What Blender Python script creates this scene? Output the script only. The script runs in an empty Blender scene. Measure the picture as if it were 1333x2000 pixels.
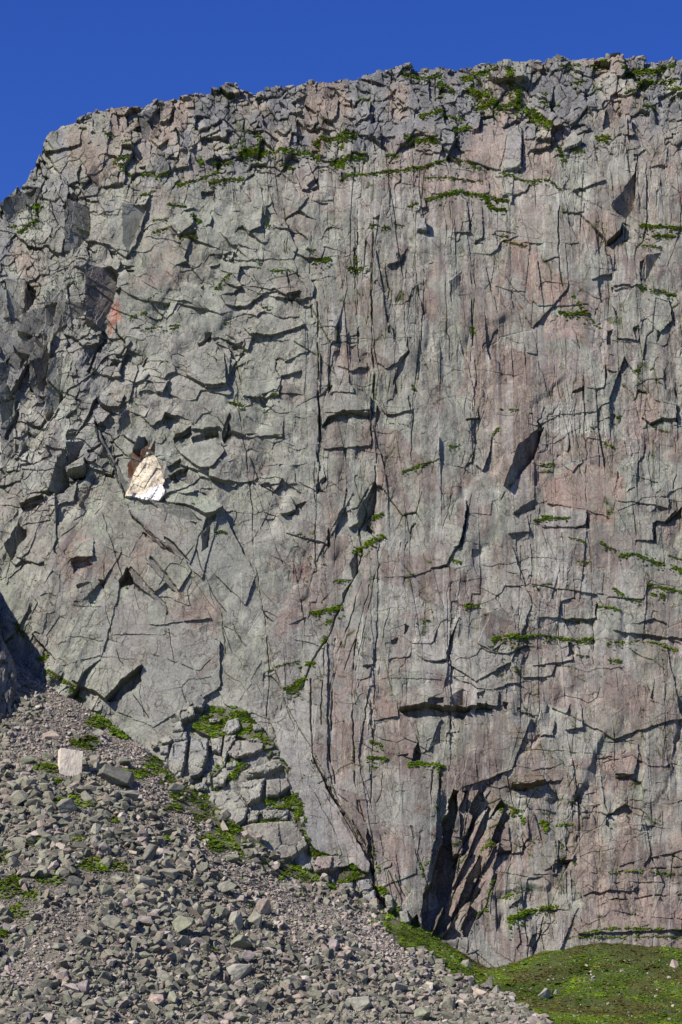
import bpy, bmesh, math, random
import numpy as np
from mathutils import Vector, noise as mnoise, Matrix

# ------------------------------------------------------------------ scene, camera, light
scene = bpy.context.scene
C = scene.collection
rng = np.random.default_rng(7)
random.seed(7)

F = 4705.0                      # focal length in photo pixels (photo is 1333 x 2000)
PITCH = math.radians(13.0)
CAM = np.array([0.0, 0.0, 1.7])
cam = bpy.data.cameras.new('camera')
cam.sensor_fit = 'VERTICAL'; cam.sensor_height = 24.0; cam.lens = 24.0 * F / 2000.0
cam.clip_start = 1.0; cam.clip_end = 20000.0
camo = bpy.data.objects.new('camera', cam); C.objects.link(camo)
camo.location = CAM; camo.rotation_euler = (math.pi / 2 + PITCH, 0, 0)
scene.camera = camo

SUN_AZ, SUN_EL = math.radians(52.0), math.radians(43.0)      # azimuth to the left of the line from cliff to camera
SUN = np.array([-math.sin(SUN_AZ) * math.cos(SUN_EL), -math.cos(SUN_AZ) * math.cos(SUN_EL), math.sin(SUN_EL)])
sl = bpy.data.lights.new('sun', 'SUN'); sl.energy = 5.0; sl.angle = math.radians(0.53); sl.color = (1.0, 0.94, 0.83)
so = bpy.data.objects.new('sun', sl); C.objects.link(so)
so.rotation_euler = Vector(SUN).to_track_quat('Z', 'Y').to_euler(); so.location = (-200, 0, 400)

w = bpy.data.worlds.new('World'); scene.world = w; w.use_nodes = True
nt = w.node_tree; bgn = nt.nodes['Background']
sky = nt.nodes.new('ShaderNodeTexSky'); sky.sky_type = 'NISHITA'; sky.sun_disc = False
sky.sun_elevation = SUN_EL; sky.sun_rotation = math.atan2(SUN[0], SUN[1])
sky.altitude = 900; sky.air_density = 1.0; sky.dust_density = 0.15; sky.ozone_density = 5.0
hs = nt.nodes.new('ShaderNodeHueSaturation'); hs.inputs['Saturation'].default_value = 1.275; hs.inputs['Value'].default_value = 1.36
hs.inputs['Hue'].default_value = 0.5265
nt.links.new(sky.outputs[0], hs.inputs['Color']); nt.links.new(hs.outputs[0], bgn.inputs[0]); bgn.inputs[1].default_value = 0.068
scene.view_settings.view_transform = 'Standard'; scene.view_settings.look = 'None'
scene.view_settings.exposure = 0.56; scene.view_settings.gamma = 1.0
try:
    scene.cycles.max_bounces = 4; scene.cycles.diffuse_bounces = 3
except Exception: pass

# ------------------------------------------------------------------ photo <-> world
FW = np.array([0, math.cos(PITCH), math.sin(PITCH)]); UPV = np.array([0, -math.sin(PITCH), math.cos(PITCH)])
LEAN = math.radians(10)
N = np.array([0, -math.cos(LEAN), math.sin(LEAN)]); U = np.array([0, math.sin(LEAN), math.cos(LEAN)])
MPP = 0.139                                     # metres per photo pixel on the wall
P0 = CAM + FW * (F * MPP)
def ray(x, y):
    x = np.asarray(x, float); y = np.asarray(y, float)
    r = np.empty(np.broadcast(x, y).shape + (3,))
    r[..., 0] = (x - 666.5) / F
    r[..., 1] = FW[1] + UPV[1] * (1000 - y) / F
    r[..., 2] = FW[2] + UPV[2] * (1000 - y) / F
    return r
def unproject(x, y, d):                          # point of the plane d pixels in front of the base wall
    r = ray(x, y)
    t = (np.asarray(d) * MPP + (P0 - CAM) @ N) / (r @ N)
    return CAM + r * t[..., None]
def project(p):
    q = np.asarray(p, float) - CAM
    z = q @ FW
    return 666.5 + F * q[..., 0] / z, 1000 - F * (q @ UPV) / z, z

# ------------------------------------------------------------------ noise in numpy
_T = np.random.default_rng(99).random(65536).astype(np.float32)
def hsh(i, j, s):
    return _T[((i.astype(np.int64) * 73856093) ^ (j.astype(np.int64) * 19349663) ^ (s * 83492791)) & 65535]
def vnoise(x, y, s):
    i = np.floor(x); j = np.floor(y); fx = (x - i).astype(np.float32); fy = (y - j).astype(np.float32)
    fx = fx * fx * (3 - 2 * fx); fy = fy * fy * (3 - 2 * fy)
    i = i.astype(np.int64); j = j.astype(np.int64)
    a = hsh(i, j, s); b = hsh(i + 1, j, s); c = hsh(i, j + 1, s); d = hsh(i + 1, j + 1, s)
    return (a + (b - a) * fx) * (1 - fy) + (c + (d - c) * fx) * fy - 0.5
def fbm(x, y, s, o=4, g=0.5):
    r = 0; a = 1.0
    for k in range(o):
        r = r + a * vnoise(x * 2 ** k + 17.3 * k, y * 2 ** k - 9.1 * k, s + k); a *= g
    return r
def vor(x, y, cw, ch, s, ang=0.0, jit=0.85, cheb=0.65):
    """cells of cw x ch pixels: (key 1, key 2, key 3, offset x, offset y, distance to the joint in px)"""
    ca, sa = math.cos(ang), math.sin(ang)
    u = (x * ca + y * sa) / cw; v = (-x * sa + y * ca) / ch
    i0 = np.floor(u).astype(np.int64)
    f1 = np.full(x.shape, 9e9, np.float32); f2 = f1.copy(); bi = np.zeros(x.shape, np.int64); bj = bi.copy(); bu = f1.copy(); bv = f1.copy()
    for di in (-1, 0, 1):
        ii = i0 + di
        sh = hsh(ii, ii * 0, s + 5)                     # every column starts elsewhere: a brick bond
        j0 = np.floor(v - sh).astype(np.int64)
        for dj in (-1, 0, 1):
            jj = j0 + dj
            du = u - (ii + 0.5 + jit * (hsh(ii, jj, s) - 0.5)); dv = v - sh - (jj + 0.5 + jit * (hsh(ii, jj, s + 1) - 0.5))
            du = du.astype(np.float32); dv = dv.astype(np.float32)
            d = cheb * np.maximum(abs(du), abs(dv)) + (1 - cheb) * np.sqrt(du * du + dv * dv)
            m = d < f1
            f2 = np.where(m, f1, np.minimum(f2, d))
            f1 = np.where(m, d, f1); bi = np.where(m, ii, bi); bj = np.where(m, jj, bj); bu = np.where(m, du, bu); bv = np.where(m, dv, bv)
    ox = (bu * cw * ca - bv * ch * sa); oy = (bu * cw * sa + bv * ch * ca)
    return hsh(bi, bj, s + 11) - 0.5, hsh(bi, bj, s + 12) - 0.5, hsh(bi, bj, s + 13) - 0.5, ox, oy, (f2 - f1) * min(cw, ch) * 0.5
def pyr(x, y, cw, ch, s, ang=0.0, steep=1.8):
    """low faceted humps, their right and lower flanks the steeper ones"""
    ca, sa = math.cos(ang), math.sin(ang)
    u = (x * ca + y * sa) / cw; v = (-x * sa + y * ca) / ch
    i0 = np.floor(u).astype(np.int64); f1 = np.full(x.shape, 9e9, np.float32)
    for di in (-1, 0, 1):
        ii = i0 + di; sh = hsh(ii, ii * 0, s + 5); j0 = np.floor(v - sh).astype(np.int64)
        for dj in (-1, 0, 1):
            jj = j0 + dj
            du = (u - (ii + 0.5 + .9 * (hsh(ii, jj, s) - 0.5))).astype(np.float32); dv = (v - sh - (jj + 0.5 + .9 * (hsh(ii, jj, s + 1) - 0.5))).astype(np.float32)
            f1 = np.minimum(f1, np.where(du > 0, steep, 1) * abs(du) + np.where(dv > 0, 1.5, .8) * abs(dv) * .8 + .5 * hsh(ii, jj, s + 2))
    return -f1
def inpoly(x, y, pts):
    ins = np.zeros(x.shape, bool); n = len(pts)
    for k in range(n):
        x0, y0 = pts[k]; x1, y1 = pts[(k + 1) % n]
        if y0 == y1: continue
        ins ^= ((y0 > y) != (y1 > y)) & (x < (x1 - x0) * (y - y0) / (y1 - y0) + x0)
    return ins
def segdist(x, y, pts):
    d = np.full(x.shape, 9e9)
    for (x0, y0), (x1, y1) in zip(pts[:-1], pts[1:]):
        dx, dy = x1 - x0, y1 - y0; L = dx * dx + dy * dy + 1e-9
        t = np.clip(((x - x0) * dx + (y - y0) * dy) / L, 0, 1)
        d = np.minimum(d, np.hypot(x - x0 - t * dx, y - y0 - t * dy))
    return d
def sstep(a, b, x):
    t = np.clip((x - a) / (b - a), 0, 1); return t * t * (3 - 2 * t)

# ------------------------------------------------------------------ traced shapes (photo pixels)
def Q(ox, oy, s, *p): return [(ox + p[k] * s, oy + p[k + 1] * s) for k in range(0, len(p), 2)]
def A(*p): return Q(0, 0, 1, *p)
def T1(*p): return Q(0, 50, .5, *p)
def T2(*p): return Q(667, 50, .5, *p)
def T4(*p): return Q(667, 650, .5, *p)
def T6(*p): return Q(250, 1350, .4876, *p)
def R1(*p): return Q(0, 500, .3376, *p)
def R2(*p): return Q(400, 450, .3376, *p)
def R3(*p): return Q(880, 700, .34, *p)
def R4(*p): return Q(500, 900, .3376, *p)
def R5(*p): return Q(0, 800, .3376, *p)
def R6(*p): return Q(600, 1250, .3376, *p)
def R7(*p): return Q(680, 1450, .3376, *p)
SKY = A(-700, 1100, -300, 700, -120, 520, 0, 400, 20, 375, 50, 355, 68, 320, 79, 292, 100, 256, 120, 242, 150, 235, 175, 222, 210, 212, 250, 205, 300, 195, 340, 187, 380, 182, 415, 172, 450, 168, 500, 175, 530, 167, 575, 170, 610, 158, 667, 151, 732, 139, 757, 134, 797, 125, 832, 129, 867, 131, 902, 133, 947, 126, 992, 123, 1047, 116, 1092, 113, 1142, 111, 1182, 109, 1242, 108, 1287, 112, 1333, 106, 1500, 100, 2000, 120)

# plate: (outline, thickness at the thick end, direction of the thick end in degrees: 0 right, 90 down, thickness at the thin end)
PLATES = [
    (A(612,1330,700,1100,760,1010,880,1100,880,1490,850,1640,825,1830,745,1750,715,1650,655,1560,612,1480), 14, 180, 0),
    (A(520,1240,600,1130,690,1070,740,1060,735,1250,700,1480,735,1690,700,1640,640,1520,600,1450,560,1380), 12, 180, 3),
    (A(880,1100,1000,1060,1040,1180,1000,1290,930,1330,870,1290,900,1190), 5, 60, 0),
    (A(1160,1030,1280,1060,1333,1090,1400,1250,1200,1230,1150,1120), 4, 80, 0),
    (A(1060,1260,1300,1250,1333,1400,1200,1440,1080,1380), 3.5, 60, 0),
    (A(720,1500,860,1495,850,1640,820,1790,790,1740,740,1600), 10, 0, 0),
    (A(60,1030,200,1000,240,1130,200,1280,120,1300,60,1230), 4, 30, 0),
    (A(248,985,330,982,430,1000,395,1130,340,1080,280,1040), 5, 60, 0), (A(590,700,625,690,622,960,585,940), 4, 0, 0), (A(1000,420,1100,410,1110,560,1040,640,1000,560), 3, 60, 0), (A(640,1240,700,1100,725,1080,700,1300,660,1560,640,1500), 4, 0, 0),
    (R1(40,150,160,150,150,250,100,340,25,370,40,200), 12, 40, 2),
    (R1(1090,600,1200,490,1300,560,1310,745,1190,755,1080,690), 11, 80, 0),
    (R1(340,240,385,250,320,420,270,640,285,480), 7, 180, 2),
    (R1(450,480,580,420,590,470,480,520), 6, 90, 0),
    (R1(555,800,620,740,720,800,690,870,600,860), 7, 60, 0),
    (R1(890,720,980,715,940,790,900,780), 7, 40, 1),
    (R1(1000,1000,1110,960,1270,980,1265,1010,1110,1000,1010,1050), 9, 90, 2),
    (R1(1010,1090,1120,1050,1270,1060,1300,1130,1240,1220,1160,1230,1050,1140), 9, 80, 0),
    (R1(590,540,700,500,760,480,700,600,640,600), 6, 60, 0),
    (R1(530,880,560,860,640,900,600,950,560,960), 6, 60, 0),
    (R5(385,340,490,270,495,342,390,368), 12, 90, 3),
    (R5(240,580,350,500,450,400,432,525), 7, 70, 0),
    (R5(110,520,200,470,270,510,250,540,120,548), 13, 90, 2),
    (R5(120,330,330,250,330,330,280,480,130,500), 8, 30, 0),
    (R5(130,600,290,590,290,640,135,665), 6, 90, 0),
    (R5(415,760,540,740,545,860,415,868), 10, 90, 0),
    (R5(640,840,740,800,840,860,960,1000,890,1060,760,900,690,990,660,960), 6, 30, 0),
    (R5(950,480,1020,430,1100,430,1290,560,1250,600,1190,610,1080,550,960,530), 14, 70, 0),
    (R5(760,560,1080,580,1170,690,1100,900,1000,800,850,700), 6, 60, 0),
    (R5(860,1240,1000,1180,1200,1170,1220,1200,900,1250), 4, 90, 0),
    (R5(880,840,1040,820,1110,930,1040,1040), 5, 40, 0),
    (A(140,1330,195,1270,270,1290,276,1300,240,1330,205,1368,185,1350), 17, 70, 0),
    (R2(680,1130,690,1000,760,930,870,945,960,1010,965,1055,800,1045,720,1080), 12, 90, 0),
    (R2(1000,640,1170,600,1175,690,1120,770,1050,800,1000,760), 9, 50, 0),
    (R2(1010,1000,1090,930,1180,950,1190,1040,1100,1060,1050,1050), 5, 80, 0),
    (R2(1050,140,1110,120,1120,180,1060,195), 6, 60, 2),
    (R2(220,560,330,430,440,510,560,510,580,545,500,572,380,602,260,600), 7, 85, 0),
    (R2(0,640,120,630,150,700,130,900,0,915), 6, 90, 0),
    (R2(400,390,500,330,555,350,505,390), 5, 90, 0),
    (R2(460,590,590,580,600,700,460,760), 3, 90, 0),
    (R2(770,780,820,740,950,770,850,810), 5, 80, 0),
    (R2(730,880,860,900,860,935,720,930), 5, 90, 0),
    (R2(290,200,480,230,485,330,340,360,300,260), 3, 70, 0),
    (R2(90,380,160,250,280,250,340,360,250,430,120,430), 5, 80, 0),
    (R2(200,860,440,830,430,950,220,960), 4, 90, 0),
    (R2(230,1110,460,1080,450,1190,240,1190), 4, 90, 0),
    (R3(1050,920,1170,900,1240,870,1300,860,1230,935,1190,930,1165,1045,1060,1050), 11, 45, 0),
    (R3(960,760,1100,740,1255,800,1255,858,1070,825,960,820), 6, 90, 0),
    (R3(490,890,780,870,785,960,720,970,530,960,480,930), 6, 60, 0),
    (R3(640,600,680,550,740,540,760,600,700,650), 6, 60, 0),
    (R3(150,500,190,450,240,450,220,560,190,640,150,600), 7, 40, 0),
    (R3(1100,330,1230,230,1300,240,1300,340,1230,335,1150,360), 8, 60, 0),
    (R3(700,100,760,90,770,170,700,190), 5, 60, 0),
    (R3(780,80,890,30,895,130,880,170,790,170), 6, 30, 0),
    (R3(110,290,160,270,160,340,85,350), 5, 60, 0),
    (R3(0,840,60,800,100,830,70,1050,20,1090,0,1000), 7, 20, 0),
    (R3(340,900,440,890,460,990,330,1005), 4, 80, 0),
    (R4(380,820,480,700,550,700,510,840,400,860), 6, 30, 0),
    (R4(480,560,550,520,590,650,560,690,480,690), 5, 20, 0),
    (R4(520,220,640,160,700,110,640,200,580,310,590,355,540,380), 9, 20, 0),
    (R4(20,130,90,60,160,100,110,170), 5, 60, 0),
    (R4(130,190,200,200,235,290,140,310), 8, 60, 0),
    (R4(350,60,390,55,400,90,380,150,345,150), 6, 30, 1),
    (R4(1040,380,1100,260,1220,220,1215,370,1195,460,1150,510,1110,600,1010,620), 8, 30, 0),
    (R4(700,680,830,590,820,480,870,560,920,660,890,670), 4, 60, 0),
    (R4(840,560,1020,500,1010,630,900,670), 4, 80, 0),
    (R4(980,1000,1060,1070,1180,890,1120,1040,1115,1148,1000,1160,900,1100), 9, 40, 0),
    (R4(600,1270,680,1250,680,1300,590,1320), 4, 60, 0),
    (R4(750,1060,900,1060,890,1130,760,1150), 4, 80, 0),
    (A(781,1384,795,1352,840,1330,870,1345,895,1325,925,1335,948,1372,945,1380,921,1381,904,1386,870,1381,843,1376,816,1381), 20, 90, 2),
    (R6(940,280,1020,270,1115,300,1100,385,1040,372,980,372), 11, 60, 2),
    (R6(380,360,520,350,535,440,380,470), 6, 70, 0),
    (R6(480,560,620,540,640,590,610,690,480,650), 8, 40, 0),
    (R6(290,230,380,220,390,260,300,280), 4, 60, 0),
    (R6(1185,810,1240,780,1333,770,1333,830,1240,840,1190,835), 15, 70, 4),
    (R7(940,215,1100,165,1140,230,1060,242,1000,247,945,240), 14, 60, 4),
    (R7(855,632,880,520,930,480,945,625), 8, 80, 0),
    (R7(950,560,1010,540,1010,635,950,640), 7, 80, 1),
    (R7(1180,600,1310,640,1300,675,1200,680,1180,740), 7, 60, 0),
    (R7(1090,600,1200,560,1210,690,1140,740), 5, 40, 0),
    (R7(930,890,1000,880,1000,905,940,950), 6, 30, 0),
    (T2(652,420,690,390,708,410,702,560,630,570), 9, 20, 3),
    (T2(300,758,330,755,335,805,295,802), 9, 40, 5),
    (T2(303,675,328,672,328,704,303,704), 6, 40, 3),
    (T2(870,450,910,410,940,450,930,470,870,490), 9, 60, 2),
    (T2(905,640,960,540,1025,590,1030,600,950,635), 10, 80, 0),
    (T2(900,700,1030,700,1100,770,1090,800,1035,845,1020,820), 14, 40, 0),
    (T2(590,580,640,565,740,620,720,650,630,660), 6, 60, 0),
    (T2(1180,1040,1280,1060,1295,1150,1240,1200,1170,1100), 7, 60, 0),
    (T2(1060,1130,1170,1120,1160,1230,1080,1220), 7, 80, 0),
    (T2(1060,950,1160,940,1170,1010,1070,1025), 5, 90, 0),
    (T2(960,910,1050,880,1060,960,980,990), 5, 70, 0),
    (T2(180,890,220,870,225,920,180,930), 5, 50, 1),
    (T2(510,700,550,700,555,840,520,840), 5, 60, 0),
    (T2(430,700,490,680,505,800,430,810), 4, 40, 0),
    (T2(790,690,850,720,850,900,790,920), 5, 40, 0),
    (T2(150,380,380,340,360,420,120,440), 7, 80, 0),
    (T2(250,330,350,300,370,410,250,430), 7, 60, 0),
    (T1(665,780,720,720,750,740,770,790,700,818), 11, 60, 2),
    (T1(950,770,1030,700,1020,790,970,810), 9, 40, 0),
    (T1(200,600,240,590,290,640,250,690), 5, 60, 0),
    (T1(1150,560,1190,500,1240,620,1180,640), 10, 50, 2),
    (T1(700,520,745,500,740,550,690,560), 8, 60, 2),
    (T1(800,500,840,470,860,510,800,530), 8, 60, 2),
    (T1(655,460,700,400,720,440,690,520,650,500), 8, 30, 0),
    (T1(600,330,680,300,650,380,590,370), 9, 60, 0),
    (T1(160,440,240,390,330,380,310,470,180,500), 10, 100, 0),
    (T1(870,870,920,880,900,910,870,905), 6, 30, 0),
    (A(90,990,60,1070,30,1100,20,1090,55,1010), 5, 0, 0),
    (A(530,1410,570,1375,620,1380,610,1480,650,1560,725,1690,720,1705,640,1690,600,1640,565,1540), 8, 70, 2),
    (A(1120,1810,1180,1790,1333,1790,1333,1815,1130,1825), 9, 90, 2),
    (A(1060,1840,1090,1780,1130,1770,1110,1820,1080,1890), 7, 60, 0),
    (A(920,1850,950,1800,1010,1850,1040,1900,990,1910), 7, 60, 0),
    (A(1200,1640,1333,1600,1333,1660,1210,1690), 4, 90, 0),
    (A(1040,1180,1090,1165,1165,1170,1165,1205,1050,1205), 5, 80, 0),
    (A(1090,1255,1115,1250,1120,1290,1040,1300,1040,1270), 8, 30, 0),
    (A(935,1255,960,1190,1000,1180,1010,1240,960,1270), 6, 130, 0),
    (A(1105,1380,1135,1375,1140,1420,1105,1425), 8, 60, 1),
    (A(1055,1410,1085,1405,1080,1435,1055,1435), 7, 60, 1),
    (A(1200,1490,1250,1450,1240,1510,1205,1515), 8, 80, 0),
]
# right-facing or undercut faces: (outline, fall, direction of the fall)
FACES = [
    (A(0,560,50,600,70,680,30,720,0,700), 44, 20), (A(60,660,90,640,96,720,70,765,55,740), 30, 20), (A(0,790,28,760,22,880,0,940), 24, 10), (A(96,700,125,690,110,790,85,800), 22, 20), (A(90,570,130,560,120,640,85,660), 24, 30),
    (R1(0,640,60,600,40,740,75,800,60,900,0,980), 30, 10), (T1(0,700,70,650,150,630,90,700,30,760), 26, 40), (T1(20,1000,100,980,110,1090,40,1150), 26, 20), (T1(260,680,350,690,345,800,300,860,250,880), 30, 10),
    (R1(150,330,330,260,300,370,240,420,100,440), 24, 30), (R1(200,600,270,560,260,640,210,720), 16, 20), (T1(540,350,640,290,620,420,560,440), 16, 20), (T1(1090,300,1230,230,1240,330,1160,340), 20, 30), (T2(180,230,370,220,360,330,240,320), 16, 30), (T2(720,200,830,180,820,260,740,270), 16, 20),
    (R1(75,520,180,460,240,420,245,520,100,555), 22, 20), (R1(500,60,640,40,690,90,650,270,580,400,500,380), 42, 0),
    (R1(380,260,495,250,500,310,340,400), 22, 30), (R1(690,900,750,880,755,960,680,1030), 16, 30),
    (R1(385,1085,480,1050,455,1150,390,1200), 22, 30),
    (R5(95*2.962,162*2.962,111*2.962,111*2.962,128*2.962,81*2.962,135*2.962,142*2.962,125*2.962,159*2.962,98*2.962,165*2.962), 40, 30),
    (R5(25,790,100,660,150,690,150,740,60,840), 30, 20), (R5(460,550,520,430,530,440,480,560), 14, 10),
    (R5(770,245,800,165,840,160,855,200,800,240), 22, 20), (R5(745,260,780,240,855,205,845,240,820,290,760,390,735,380), 5, 40),
    (R5(753,900,840,1000,960,1110,970,1160,890,1090,775,1000), 9, -40), (R5(870,840,1040,1040,1050,1070,960,1000,850,890), 8, -40),
    (R5(760,600,850,700,930,790,1000,810,900,740,800,620), 9, -40), (R5(950,730,1000,760,1100,880,1050,850,960,790), 9, -40),
    (R5(540,40,560,90,650,260,740,420,720,490,640,300,560,140), 9, -20), (R5(1165,820,1170,720,1250,610,1220,680,1200,800), 16, 20),
    (R5(860,520,1080,560,1170,640,1080,640,900,560), 12, 90),
    (R4(580,310,640,200,700,110,700,220,680,300,590,355), 42, 15), (R4(540,600,590,520,592,650,560,690), 26, 10), (R4(495,780,550,700,510,830), 20, 10),
    (R3(490,410,540,380,520,450,480,570,400,660,330,740,310,720,390,500), 46, 20), (R3(360,890,490,800,490,860,400,890), 22, 50),
    (R6(705,630,780,490,770,590), 14, 10), (R6(820,330,900,280,905,380,850,390), 20, 40),
    (R7(680,780,780,660,770,760,700,800), 30, 30), (R7(730,860,800,790,760,860,720,910), 14, 30),
    (R7(600,980,640,900,640,1000,590,1060), 18, 10),
    (T2(1055,700,1150,570,1160,480,1150,700,1110,745), 40, 10), (T2(860,640,800,560,840,540,870,600), 10, 20),
    (T2(225,905,265,860,255,880,230,930), 12, 20), (T2(420,1000,470,950,470,1000,430,1060), 14, 20), (T2(1190,900,1250,880,1190,1000,1170,980), 18, 20),
    (T1(480,700,580,700,550,760,500,890,480,830), 20, 10), (T1(380,550,390,620,340,580,360,550), 12, 20), (T1(90,690,150,630,165,640,110,700), 14, 30),
    (T1(265,690,350,680,340,800,270,800), 20, 10), (T1(150,520,210,570,220,600,170,580), 8, 60),
    (T1(100,1010,135,1040,95,1110), 20, 10), (T1(1030,690,1060,740,1040,790), 14, 20),
    (A(940,1200,985,1185,1000,1220,960,1270,935,1250), 14, 40),
]
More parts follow.
